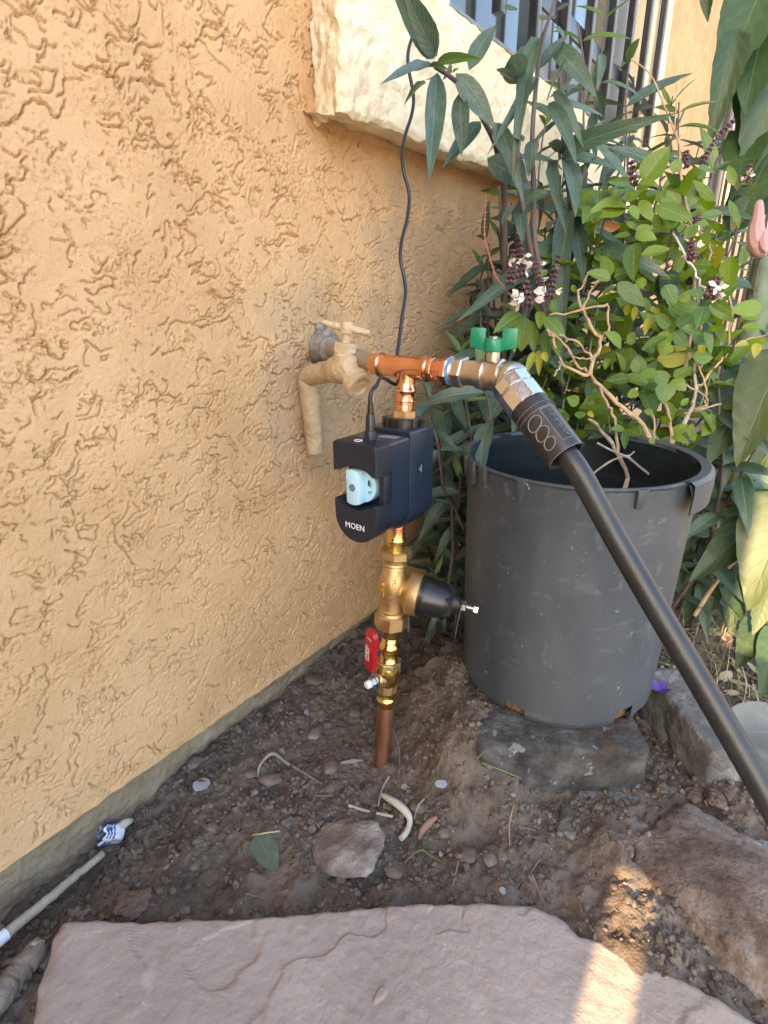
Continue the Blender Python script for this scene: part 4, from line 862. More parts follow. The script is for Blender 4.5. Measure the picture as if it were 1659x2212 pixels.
if cs_@RGT < 0: cs_ = -cs_
def on_sleeve(t_, a_, r_): return HA+hd_*t_+(cv*math.cos(a_)+cs_*math.sin(a_))*r_
for (t_, hl, ha) in ((0.0615, 0.0062, 0.42), (0.0735, 0.0060, 0.40), (0.0850, 0.0052, 0.34)):
    def rs(t): return 0.0189-(t-0.0525)*0.0245
    MB().tube([on_sleeve(t_+hl*math.cos(k)-0.25*hl*math.sin(k), -0.28+ha*math.sin(k), rs(t_+hl*math.cos(k))+0.0001) for k in np.linspace(0, 2*math.pi, 33)], 0.00055, n=6, caps=False).build('grip_oval', SCUFF, hose)
fr2 = [(0.0535, 0.32), (0.090, 0.32), (0.090, 0.98), (0.0535, 0.98), (0.0535, 0.32)]
fp = []
for (t0_, a0_), (t1_, a1_) in zip(fr2[:-1], fr2[1:]):
    for k in range(10): f_ = k/10; t_ = t0_+(t1_-t0_)*f_; fp.append(on_sleeve(t_, a0_+(a1_-a0_)*f_, 0.0189-(t_-0.0525)*0.0245+0.0001))
MB().tube(fp+[fp[0]], 0.00035, n=4, caps=False).build('embossed_frame', SCUFF, hose)
for k in range(17):
    t_ = 0.0565+k*0.0019; rr_ = 0.0189-(t_-0.0525)*0.0245
    MB().tube([on_sleeve(t_, 0.66+0.10*math.sin(k*1.7), rr_+0.0001), on_sleeve(t_+0.0010*math.cos(k*2.1), 0.80, rr_+0.0001), on_sleeve(t_+0.0009*math.sin(k*3.3), 0.86-0.08*math.cos(k*2.9), rr_+0.0001)], 0.00025, n=4).build('embossed_mark', SCUFF, hose)
hs_ = HA+hd_*(sl1-0.012)
hp = smooth_path([hs_, hs_+hd_*0.03, dep(1330, 1163, 0.490), dep(1420, 1318, 0.476), dep(1500, 1452, 0.462), dep(1580, 1588, 0.448), H9, H9+np.array([0.07, -0.03, -0.075]), H9+np.array([0.17, -0.09, -0.16]), H9+np.array([0.30, -0.2, -0.207]), H9+np.array([0.6, -0.35, -0.208])], 8)
MB().tube(hp, 0.0104, n=36).build('hose_body', HOSE, hose)

# ---------------- power cable
cab = []
cp = [(905, -40), (899, 0), (895, 60), (882, 112), (883, 150), (893, 205), (890, 245), (876, 290), (869, 330), (872, 370), (884, 420), (880, 470), (868, 520), (865, 560), (873, 600), (876, 635), (868, 690), (862, 740), (860, 775)]
for i, (px, py) in enumerate(cp): cab.append(onx(px, py, 0.105+0.105*(i/len(cp))**1.3))
cab = [cab[0]+np.array(q) for q in ((-0.015, 0.02, 1.75), (-0.012, 0.018, 1.2), (-0.004, 0.004, 0.6), (0.004, -0.006, 0.25))]+cab
pc = np.array([HX+0.002, YF+0.026, ZT+0.009])
tail = [TC+np.array([-0.006, 0.022, 0.004]), TC+np.array([-0.008, 0.020, -0.012]), TC+np.array([-0.018, 0.008, -0.0215]), ony(826, 816, 0.487), ony(814, 832, 0.468), pc+np.array([0.0005, 0.002, 0.040])]
cable = empty('power_cable', pc, 'thin black power cable hanging down in front of the window surround', 'cable')
MB().tube(smooth_path(cab+tail+[pc+np.array([0, 0, 0.028])], 6), 0.0021, n=12).build('cord', CABLE, cable)
MB().lathe(pc, (0.015, 0.02, 1), [(-0.003, 0.0052), (0.0155, 0.0050), (0.0165, 0.0044), (0.0170, 0.0044), (0.0175, 0.0042)], n=24).build('plug', BLACKP, cable)
for k in range(4): MB().lathe(pc, (0.015, 0.02, 1), [(0.0180+k*0.0026, 0.0040-k*0.0002), (0.0196+k*0.0026, 0.0038-k*0.0002)], n=20).build('strain_rib', BLACKP, cable)
MB().lathe(pc, (0.015, 0.02, 1), [(0.016, 0.0028), (0.030, 0.0024)], n=16).build('strain_core', CABLE, cable)

# ---------------- painted garden faucet
p0, p1 = onx(664, 812, 0.022), onx(681, 975, 0.016)
fz = p0
sp_ = ony(790, 822, 0.505)
bd = nrm(sp_-fz)
faucet = empty('garden_faucet', p1, 'tan painted garden faucet with T handle on a wall pipe', 'faucet')
fb = ony(742, 796, 0.533)
MB().tube(smooth_path([p1, p1*0.5+fz*0.5, fz+np.array([0, 0, -0.014]), fz+np.array([0.004, -0.002, -0.001]), fz*0.72+fb*0.28, fz*0.5+fb*0.5], 7), [0.0128]*24+[0.0136]*12, n=32).build('wall_pipe', FAUCET, faucet)
MB().lathe(p1*0.32+fz*0.68, p1-fz, [(-0.012, 0.0136), (0.006, 0.0136), (0.0065, 0.0128)], n=32).build('pipe_socket', FAUCET, faucet)
fd = nrm(fb-fz); Lb = np.linalg.norm(fb-fz)
MB().lathe(fz, fd, [(Lb*0.40, 0.0134), (Lb*0.42, 0.0142), (Lb*0.55, 0.0142), (Lb*0.58, 0.0128), (Lb*0.66, 0.0130), (Lb*0.8, 0.0165), (Lb*0.95, 0.0185), (Lb*1.1, 0.0172), (Lb*1.22, 0.0125)], n=36).build('faucet_body', FAUCET, faucet, angle=50)
bz = nrm(np.array([0.13, 0.02, 1.0]))
MB().lathe(fb, bz, [(0.0, 0.0165), (0.010, 0.0150), (0.016, 0.0132), (0.020, 0.0128)], n=32).build('neck', FAUCET, faucet)
MB().hexn(fb, bz, 0.019, 0.031, 0.0150, n=6, rot=0.2).build('bonnet_nut', FAUCET, faucet, angle=20)
MB().lathe(fb, bz, [(0.030, 0.0055), (0.036, 0.0050), (0.042, 0.0048), (0.0421, 0.0078), (0.0520, 0.0082), (0.0550, 0.0066)], n=24).build('handle_stem', FAUCET, faucet, angle=40)
hc = fb+bz*0.0475; hw = nrm(dep(820, 744, 1)-dep(722, 722, 1)); hw = nrm(hw+np.array([0, 0, -0.0]))
MB().tube([hc-hw*0.029+np.array([0, 0, 0.0005]), hc-hw*0.018, hc, hc+hw*0.018, hc+hw*0.028], [0.0032, 0.0042, 0.0050, 0.0042, 0.0034], n=14).build('handle_bar', FAUCET, faucet)
sdv = nrm(np.array([0.80, -0.20, -0.50])); s0 = fb+fd*0.004
MB().lathe(s0, sdv, [(0.0, 0.0155), (0.015, 0.0140), (0.026, 0.0122)], n=30).build('spout', FAUCET, faucet)
cpz = s0+sdv*0.022
cm = MB().lathe(cpz, sdv, [(0.0, 0.0165), (0.001, 0.0172), (0.0065, 0.0172), (0.0068, 0.0162), (0.0085, 0.0162), (0.0088, 0.0172), (0.0135, 0.0172), (0.0145, 0.0165), (0.0146, 0.0125), (0.010, 0.0120)], n=44)
U, W_, A_ = frame(sdv)
for k in range(40):
    a_ = 2*math.pi*k/40; d_ = U*math.cos(a_)+W_*math.sin(a_); t_ = np.cross(A_, d_)
    cm.box(cpz+A_*0.0038+d_*0.0172, t_*0.0005, d_*0.0004, A_*0.0026); cm.box(cpz+A_*0.0112+d_*0.0172, t_*0.0005, d_*0.0004, A_*0.0022)
cm.build('threaded_cap', FAUCET, faucet, angle=30)

# ================================================================== POT
pot = empty('nursery_pot', PB, 'black plastic nursery pot with broken rim, scratched and dusty', 'plant pot')
HP = 0.325; RBT, RTP = 0.132, 0.140
FRONT = math.radians(-70.5)
def pot_shell(rad_off, nth, zs_, notches, name, material, wob=0.0009, chip=True):
    tt = np.linspace(0, 2*math.pi, nth, endpoint=False); zz_ = np.array(zs_)
    TT, ZZ_ = np.meshgrid(tt, zz_, indexing='ij')
    rr_ = RBT+(RTP-RBT)*(ZZ_/HP)+rad_off-0.006*np.exp(-(ZZ_/0.006)**2)+wob*fbm(np.cos(TT)*3+5, np.sin(TT)*3+ZZ_*9, 4, 3)
    zt_ = np.where(ZZ_ > HP-1e-6, ZZ_+0.0012*fbm(TT*11, TT*0, 9, 3), ZZ_)
    Vv = np.stack([rr_*np.cos(TT), rr_*np.sin(TT), zt_], -1).reshape(-1, 3)
    F = grid_faces(nth, len(zs_), closed_u=True)
    if notches:
        fc = F.reshape(-1, 4); ta = (TT.ravel()[fc[:, 0]]+math.pi/nth+math.pi) % (2*math.pi)-math.pi; za = ZZ_.ravel()[fc].mean(1)
        rm = np.zeros(len(fc), bool)
        for (a_, w_, h_) in notches: rm |= (np.abs(ta-a_) < w_/2) & (za < h_)
        F = fc[~rm]
    return link(name, mesh_np(name, Vv, F, material), pot)
zs1 = list(np.linspace(0, 0.03, 11))+list(np.linspace(0.05, HP, 26))
notch = [(FRONT-math.radians(21), math.radians(13), 0.021), (FRONT+math.radians(40), math.radians(12), 0.026), (FRONT+math.radians(120), math.radians(13), 0.022), (FRONT-math.radians(110), math.radians(13), 0.022)]
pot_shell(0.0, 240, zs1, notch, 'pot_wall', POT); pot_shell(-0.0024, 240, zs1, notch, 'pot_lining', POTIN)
# lip around the top: thin rolled edge, and the piece of turned-down rim that is left
def arc_strip(a0, a1, prof_, name, material, n=60, ragged=0.0):
    mb = MB(); V = []; F = []; m_ = len(prof_)
    for i in range(n+1):
        a_ = a0+(a1-a0)*i/n
        for j, (r_, z_) in enumerate(prof_):
            zz2 = z_+(ragged*mnoise.noise(Vector((a_*9, j*0.3, 2.0))) if j in (m_-1,) else 0)
            V.append(PB+np.array([r_*math.cos(a_), r_*math.sin(a_), zz2]))
    for i in range(n):
        for j in range(m_-1): F.append((i*m_+j, (i+1)*m_+j, (i+1)*m_+j+1, i*m_+j+1))
    mb.add(V, F); return mb.build(name, material, pot, angle=40)
arc_strip(0, 2*math.pi, [(RTP-0.0026, HP-0.004), (RTP-0.0022, HP+0.0008), (RTP+0.0012, HP+0.0012), (RTP+0.0030, HP-0.0008), (RTP+0.0012, HP-0.0035)], 'rim_edge', POT, n=160, ragged=0.002)
arc_strip(FRONT+math.radians(49), FRONT+math.radians(190), [(RTP-0.002, HP+0.0014), (RTP+0.008, HP+0.0024), (RTP+0.0125, HP-0.001), (RTP+0.0135, HP-0.012), (RTP+0.0125, HP-0.034), (RTP+0.0110, HP-0.0345), (RTP+0.0115, HP-0.012), (RTP+0.006, HP-0.0008)], 'turned_rim', POT, n=60, ragged=0.003)
for (deg, w_, h_) in ((-93, 0.010, 0.020), (-74, 0.009, 0.028), (-62, 0.011, 0.032), (-50, 0.007, 0.028), (-26, 0.0045, 0.030), (25, 0.006, 0.022), (8, 0.003, 0.012)):
    a_ = FRONT+math.radians(deg); d_ = np.array([math.cos(a_), math.sin(a_), 0]); t_ = np.array([-d_[1], d_[0], 0]); c = PB+d_*(RTP+0.0035)+np.array([0, 0, HP-0.001])
    MB().prism([(-w_, 0.001), (w_, 0.002), (w_*0.85, -h_*0.8), (w_*0.2, -h_), (-w_*0.8, -h_*0.92)], -0.0030, 0.0022, M=lambda q: c+t_*q[0]+np.array([0, 0, 1.0])*q[1]+d_*(q[2]-0.0022*(-q[1]/h_))).build('rim_tab', POT, pot, bevel=0.0008)
tt = np.linspace(0, 2*math.pi, 60, endpoint=False)
mb = MB().lathe(PB, (0, 0, 1), [(0.002, 0.121), (0.10, 0.127), (0.185, 0.131), (0.187, 0.10), (0.19, 0.02)], n=60); mb.build('potting_soil', mat('potting_soil', [(0.10, 0.055, 0.03), (0.19, 0.11, 0.06), (0.05, 0.03, 0.02)], scale=40, rough=0.95, bump=1.0, bscale=120), pot)

# ================================================================== LEAVES
def leaf_mesh(name, outline, arch=0.15, fold=0.25, wave=0.0, nw=5, twist=0.0, rows=8, material=None, curl=0.0, seed=0, side=0.0):
    V, UV = [], []; cols = [-1, -0.5, 0, 0.5, 1]
    for i in range(rows+1):
        v = i/rows; w = outline(v)
        a = -arch*(v**1.7)
        for c in cols:
            x = c*w*0.5; z = a+fold*abs(x)-curl*(2*x)**2
            z += wave*math.sin(v*nw*2*math.pi+seed+(1.3 if c > 0 else 0))*abs(c)**1.5*min(1, w*3)
            tw = twist*(v-0.3); x2, z2 = x*math.cos(tw)-z*0.0-0, z+x*math.sin(tw)
            V.append((x2+side*v*v, v*(1-0.10*arch)-0.25*arch*arch*v*v, z2)); UV.append((c*0.5+0.5, v))
    F = grid_faces(rows+1, 5)
    return mesh_np(name, V, F[:, ::-1], material, uv=UV)
lance = lambda v: 0.24*(math.sin(math.pi*min(1, v**0.80))**0.85)*(1-0.25*v)+0.010 if 0 < v < 1 else 0.004
ovate = lambda v: 0.56*(math.sin(math.pi*v**0.78)**0.80)*(1-0.12*v)+0.008 if 0 < v < 1 else 0.006
heart = lambda v: 0.62*(math.sin(math.pi*v**0.62)**0.85)*(1-0.2*v)+0.01 if 0 < v < 1 else 0.01
RUE = [leaf_mesh('leaf_lance', lance, arch=a, fold=0.35, wave=0.012, nw=4, seed=i, material=L_RUE, twist=tw, side=sd_) for i, (a, tw, sd_) in enumerate([(0.12, 0, 0), (0.35, 0.3, 0.05), (0.55, -0.3, -0.05), (0.75, 0.2, 0.04), (0.25, -0.5, 0), (0.45, 0.6, -0.08)])]
RUEF = [leaf_mesh('leaf_lance_flat', lance, arch=a, fold=0.25, wave=0.010, nw=5, seed=i, material=L_RUE, side=sd_) for i, (a, sd_) in enumerate([(0.02, 0.04), (0.10, -0.05), (0.16, 0.08)])]
RUEY = [leaf_mesh('leaf_young', lance, arch=a, fold=0.5, wave=0.008, seed=i, material=L_RUEY) for i, a in enumerate((0.1, 0.3))]
BAS = [leaf_mesh('leaf_ovate', ovate, arch=a, fold=f, wave=0.010, nw=3, seed=i, material=L_BAS, twist=tw, curl=cu) for i, (a, f, tw, cu) in enumerate([(0.08, 0.18, 0, 0.0), (0.22, 0.25, 0.2, 0.05), (0.15, 0.1, -0.2, 0.1), (0.30, 0.30, 0.1, 0.0), (0.05, 0.35, 0, 0.0)])]
BASY = [leaf_mesh('leaf_ovate_yellow', ovate, arch=a, fold=0.3, wave=0.01, seed=i, material=L_BASY) for i, a in enumerate((0.15, 0.3))]
BRU = [leaf_mesh('leaf_big', heart, arch=a, fold=0.22, wave=0.030, nw=6, seed=i, rows=14, material=L_BRUG, side=sd_) for i, (a, sd_) in enumerate([(0.25, 0.05), (0.15, -0.06), (0.4, 0.0)])]
BRUP = [leaf_mesh('leaf_big_pale', heart, arch=a, fold=0.2, wave=0.045, nw=7, seed=i, rows=14, material=L_BRUGP) for i, a in enumerate((0.2, 0.35))]
def place_leaf(parent, me, base, tip, width=None, normal=(0, 0, 1), name='leaf', aspect=None):
    base, tip = np.asarray(base, float), np.asarray(tip, float); d = tip-base; Ln = np.linalg.norm(d); y = d/Ln
    z = np.asarray(normal, float); z = z-y*(z@y)
    if np.linalg.norm(z) < 1e-4: z = frame(y)[0]
    z = nrm(z); x = np.cross(y, z)
    wd_ = {'leaf_lance': 0.22, 'leaf_lance_flat': 0.22, 'leaf_young': 0.22}.get(me.name.split('.')[0], 0.55)
    sx_ = Ln if width is None else width/wd_
    b = base-ORI[parent]
    M = Matrix(((x[0]*sx_, y[0]*Ln, z[0]*Ln, b[0]), (x[1]*sx_, y[1]*Ln, z[1]*Ln, b[1]), (x[2]*sx_, y[2]*Ln, z[2]*Ln, b[2]), (0, 0, 0, 1)))
    o = bpy.data.objects.new(name, me); col.objects.link(o); o.parent = parent; o.matrix_basis = M; ORI[o] = ORI[parent]
    return o
def rv(s): return np.array([rnd.gauss(0, s), rnd.gauss(0, s), rnd.gauss(0, s)])
def camdir(p): return nrm(CAM-np.asarray(p))

# ---------------- ruellia (long dark leaves) between wall and pot
def ruellia(label, base, top, nodes, ln=0.11, wr=(0.19, 0.28), bend=0.04, first=0.12, group='leafy stems between wall and pot', droop=0.35, r=0.0028, cat='plant'):
    base, top = np.asarray(base, float), np.asarray(top, float)
    t = empty('ruellia_plant', base, label, cat)
    side = rv(1); side[2] = 0; side = nrm(side)
    pts = [base+(top-base)*f+side*bend*math.sin(f*math.pi*1.1)+rv(0.002) for f in np.linspace(0, 1, nodes+3)]
    pts[0] = base
    MB().tube(smooth_path(pts, 3), list(np.linspace(r*1.3, r*0.55, (len(pts)-1)*3+1)), n=8).build('stem', RSTEM, t)
    a0 = rnd.uniform(0, 6.28); up = nrm(top-base)
    for k in range(nodes):
        f = first+(1-first)*(k+0.6)/nodes; q = f*(len(pts)-1); i = min(int(q), len(pts)-2); p = pts[i]+(pts[i+1]-pts[i])*(q-i)
        a = a0+k*math.pi/2+rnd.uniform(-0.4, 0.4); yng = k >= nodes-1
        for s_ in (0, math.pi):
            if rnd.random() < 0.04: continue
            U, W_, A_ = frame(up)
            out = U*math.cos(a+s_)+W_*math.sin(a+s_)
            el = rnd.uniform(-0.5, 0.55)+(0.6 if yng else 0)
            d = nrm(out*math.cos(el)+np.array([0, 0, 1.0])*math.sin(el)+rv(0.12)); Ln = ln*rnd.uniform(0.7, 1.15)*(0.6 if yng else 1)*(0.8 if k == 0 else 1)
            tip = p+d*Ln
            if tip[0] < 0.012: d[0] = abs(d[0])*0.4; d = nrm(d); tip = p+d*Ln; 
            tip[0] = max(tip[0], 0.010); tip[2] = max(tip[2], 0.0)
            rp = np.hypot(tip[0]-PB[0], tip[1]-PB[1])
            if rp < 0.143 and tip[2] < 0.38: continue
            place_leaf(t, rnd.choice(RUEY if yng and rnd.random() < 0.6 else RUE), p, tip, Ln*rnd.uniform(*wr), np.array([0, 0, 1.0])+0.55*camdir(p)+rv(0.25))
    return t
# hero branch in front of the window surround, leaf by leaf
def c3(cx, cy): return 656.7+0.3021*cx, 0.3021*cy
HX0 = 0.16
def hp_(cx, cy, X=HX0): return onx(*c3(cx, cy), X)
stem = [(940, 480), (1060, 560), (1180, 680), (1300, 890), (1360, 1010), (1390, 1120), (1430, 1330)]
rootp = np.array([0.10, 1.04, 0.0])
sp3 = [hp_(*q) for q in stem]
hero = empty('ruellia_plant', rootp, 'leaning dark stem with long lance leaves spread over the cream window surround', 'plant')
MB().tube(smooth_path(sp3+[sp3[-1]*0.6+rootp*0.4+np.array([0.01, 0, 0]), rootp], 5), list(np.linspace(0.0024, 0.0052, 41)), n=10).build('stem', RSTEM, hero)
for (b, t_, w, k, dx) in [((930, 420), (700, 20), 125, 'R', 0.02), ((950, 400), (690, -80), 150, 'F', 0.05), ((940, 480), (590, 440), 78, 'F', 0.05), ((940, 462), (1185, 335), 80, 'Y', 0.06), ((1180, 505), (1355, 65), 125, 'F', 0.0), ((955, 520), (900, 1175), 145, 'F', 0.06), ((1085, 525), (1385, 890), 150, 'F', 0.05), ((1110, 665), (1148, 1100), 125, 'F', 0.04), ((1262, 868), (1012, 1140), 110, 'R', 0.0), ((1350, 872), (1568, 1262), 130, 'F', 0.05), ((1310, 1130), (1640, 1322), 165, 'F', 0.06), ((1030, 415), (1125, 520), 60, 'R', -0.02), ((900, 470), (985, 440), 40, 'Y', 0.03), ((985, 545), (880, 560), 12, 'R', 0.0), ((870, 595), (708, 672), 30, 'Y', 0.03), ((1170, 730), (1250, 752), 30, 'Y', 0.02), ((1060, 520), (1085, 480), 25, 'Y', 0.01)]:
    pb_, pt_ = hp_(*b), hp_(*t_, HX0+dx); w_ = w*0.3021*proj(pb_)[2]/FPX
    me = {'F': RUEF, 'R': RUE[:2], 'Y': RUEY}[k]
    place_leaf(hero, rnd.choice(me), pb_, pt_, w_, camdir(pb_)+np.array([0, 0, 0.35])+rv(0.12))
plants = [
    ('tall purple stem with narrow drooping leaves before the window bars', (0.22, 1.14, 0.0), (0.17, 1.10, 0.99), 13, 0.13),
    ('upright dark leafy stem rising beside the window sill', (0.26, 1.28, 0.0), (0.20, 1.26, 1.00), 13, 0.14),
    ('bushy dark green stem with arching leaves under the window sill', (0.17, 1.05, 0.0), (0.19, 1.02, 0.76), 13, 0.125),
    ('slender dark stem with blue green leaves below the window bars', (0.30, 1.22, 0.0), (0.31, 1.16, 0.86), 12, 0.13),
    ('dark leafy stem growing tight in the shade under the window surround', (0.07, 1.00, 0.0), (0.09, 0.98, 0.66), 12, 0.11),
    ('leafy stem rising beside the black regulator bell', (0.13, 0.70, 0.0), (0.17, 0.665, 0.42), 10, 0.085),
    ('leafy stem squeezed between regulator and pot', (0.175, 0.74, 0.03), (0.195, 0.69, 0.34), 9, 0.080),
    ('dark leafy stem behind the copper riser near the wall', (0.10, 0.76, 0.0), (0.12, 0.72, 0.47), 11, 0.085),
    ('dark leafy stem below the copper tee against the wall', (0.07, 0.84, 0.0), (0.09, 0.80, 0.46), 11, 0.085),
    ('dark leafy stem hugging the stucco left of the basil flowers', (0.05, 0.99, 0.0), (0.06, 0.98, 0.64), 14, 0.085),
    ('dark leafy stem below the cream surround, half hidden by others', (0.10, 0.94, 0.0), (0.11, 0.92, 0.60), 13, 0.090),
    ('short dark leafy stem at the wall behind the green handle', (0.045, 0.90, 0.0), (0.06, 0.89, 0.48), 12, 0.075),
    ('dark leafy stem under the curve of the surround near the wall', (0.05, 1.08, 0.0), (0.06, 1.07, 0.70), 14, 0.095),
    ('low dark leafy stem in the shade behind the brass regulator', (0.12, 0.80, 0.0), (0.17, 0.77, 0.44), 10, 0.095),
    ('thin leafy stem rising between copper riser and black pot', (0.18, 0.80, 0.02), (0.212, 0.72, 0.50), 11, 0.095),
    ('short leafy shoot at the foot of the black pot', (0.17, 0.76, 0.02), (0.195, 0.68, 0.30), 8, 0.085),
    ('leafy shoot against the stucco below the window surround corner', (0.06, 0.93, 0.0), (0.08, 0.91, 0.50), 10, 0.095),
    ('dense dark leafy stem behind the basil', (0.33, 1.10, 0.0), (0.36, 1.06, 0.74), 12, 0.125),
    ('tall dark leafy stem behind the basil below the window', (0.24, 1.02, 0.0), (0.27, 0.98, 0.72), 12, 0.12),
    ('dark leafy stem at the back of the pot by the wall', (0.16, 0.95, 0.0), (0.17, 0.92, 0.60), 12, 0.11),
    ('dark leafy stem beneath the green valve handle', (0.20, 0.90, 0.0), (0.235, 0.83, 0.52), 11, 0.11),
    ('broad leafed dark stem close behind the pot rim', (0.27, 0.93, 0.0), (0.30, 0.90, 0.56), 11, 0.12),
    ('dark leafy stem pressed against the wall below the sill end', (0.09, 1.10, 0.0), (0.10, 1.09, 0.74), 13, 0.12),
    ('dark leafy stem far along the wall below the sill', (0.14, 1.26, 0.0), (0.14, 1.24, 0.80), 13, 0.13),
    ('dark leafy stem under the middle of the window', (0.20, 1.42, 0.0), (0.20, 1.40, 0.86), 13, 0.14),
    ('dark leafy stem behind the flowering basil tips', (0.34, 1.30, 0.0), (0.36, 1.26, 0.80), 12, 0.14),
    ('dark leafy stem under the far end of the window', (0.28, 1.58, 0.0), (0.28, 1.55, 0.88), 12, 0.15),
    ('dark leafy stem between basil and the far wall', (0.40, 1.50, 0.0), (0.40, 1.46, 0.78), 12, 0.15),
    ('dark leafy stem crowding behind the middle of the basil', (0.40, 1.16, 0.0), (0.42, 1.10, 0.62), 11, 0.125),
    ('dark leafy stem low behind the right of the pot', (0.45, 1.02, 0.0), (0.48, 0.98, 0.46), 10, 0.115)]
plants += [
    ('close leafed dark stem rising to the sill beside the wall', (0.06, 1.06, 0.0), (0.075, 1.03, 0.76), 16, 0.105),
    ('close leafed dark stem behind the reddish dried sprig', (0.08, 0.97, 0.0), (0.09, 0.95, 0.68), 16, 0.100),
    ('close leafed dark stem filling the gap above the hose valve', (0.12, 0.90, 0.0), (0.125, 0.87, 0.57), 15, 0.095),
    ('close leafed dark stem behind the tee and green handle', (0.08, 0.86, 0.0), (0.10, 0.84, 0.50), 14, 0.090),
    ('close leafed dark stem under the hero branch', (0.14, 1.02, 0.0), (0.13, 0.98, 0.72), 16, 0.110),
    ('close leafed dark stem left behind the pot rim', (0.20, 0.86, 0.02), (0.20, 0.84, 0.47), 13, 0.095),
    ('close leafed dark stem deep behind the white basil flowers', (0.18, 1.00, 0.0), (0.19, 0.97, 0.68), 15, 0.115)]
for lab, b, t_, n_, ln in plants: ruellia(lab.replace('hero branch', 'leaning lance leafed branch'), b, t_, n_, ln)
for lab, b, t_, n_, ln in [('leafy clump in the shade by the house footing', (0.05, 0.72, 0.0), (0.09, 0.67, 0.14), 4, 0.055), ('small leafy clump beside the litter under the regulator', (0.15, 0.70, 0.03), (0.18, 0.66, 0.19), 5, 0.06), ('leafy green stem in grass right of the pot', (0.50, 1.05, 0.0), (0.53, 0.98, 0.36), 9, 0.10), ('sunlit leafy stem in the grass behind the hose', (0.62, 1.10, 0.0), (0.60, 1.02, 0.26), 7, 0.09), ('shaded leafy stem between pot and big pale leaves', (0.47, 1.12, 0.0), (0.50, 1.04, 0.46), 10, 0.11), ('leafy stem in the grass at the foot of the green trunk', (0.57, 1.25, 0.0), (0.55, 1.20, 0.42), 9, 0.11), ('dark leafy stem far behind the pot', (0.46, 1.40, 0.0), (0.46, 1.36, 0.66), 11, 0.13), ('dark leafy stem behind the green trunk', (0.50, 1.65, 0.0), (0.48, 1.60, 0.75), 11, 0.14)]:
    ruellia(lab, b, t_, n_, ln, bend=0.02)
for lab, b, t_, n_, ln in [
    ('narrow leafed stem crowding the window sill top', (0.16, 1.16, 0.0), (0.13, 1.14, 0.93), 20, 0.100),
    ('narrow leafed stem before the first window bars', (0.22, 1.24, 0.0), (0.16, 1.20, 1.04), 21, 0.105),
    ('narrow leafed stem below the middle window bars', (0.24, 1.36, 0.0), (0.19, 1.33, 0.97), 20, 0.110),
    ('narrow leafed stem below the far window bars', (0.26, 1.50, 0.0), (0.23, 1.47, 0.96), 19, 0.115),
    ('narrow leafed stem behind the tallest basil leaves', (0.32, 1.34, 0.0), (0.30, 1.28, 0.90), 19, 0.105),
    ('narrow leafed stem hanging over the sill face', (0.13, 1.06, 0.0), (0.13, 1.05, 0.86), 19, 0.095),
    ('narrow leafed stem in the thick of the shrubs below the sill', (0.20, 1.10, 0.0), (0.20, 1.07, 0.84), 19, 0.100),
    ('narrow leafed stem between dry twig and far wall', (0.34, 1.62, 0.0), (0.31, 1.58, 0.90), 18, 0.115)]:
    ruellia(lab, b, t_, n_, ln, wr=(0.13, 0.19), bend=0.03, r=0.0024)
# the fallen upright sprigs left of the window that lean in from the right, spotted one by one
def c4(cx, cy): return 1080.1+0.349*cx, 0.349*cy
tall = empty('ruellia_plant', (0.30, 1.32, 0.0), 'tall purple stemmed plant with long arching leaves across the window bars', 'plant')
def q4(cx, cy, X=0.20): return onx(*c4(cx, cy), X)
for st in ([(345, -10), (290, 160), (250, 300), (215, 620), (200, 870), (210, 1150)], [(365, 480), (385, 760), (395, 990), (430, 1250), (440, 1580)], [(120, 380), (112, 560), (118, 800)]):
    P_ = [q4(*s_) for s_ in st]; e_ = P_[-1].copy(); P_.append(np.array([e_[0]+0.03, e_[1], max(0.3, e_[2]-0.15)])); P_.append(np.array([0.28, 1.25, 0.0]))
    MB().tube(smooth_path(P_, 4), list(np.linspace(0.0022, 0.0045, (len(P_)-1)*4+1)), n=8).build('stem', RSTEM, tall)
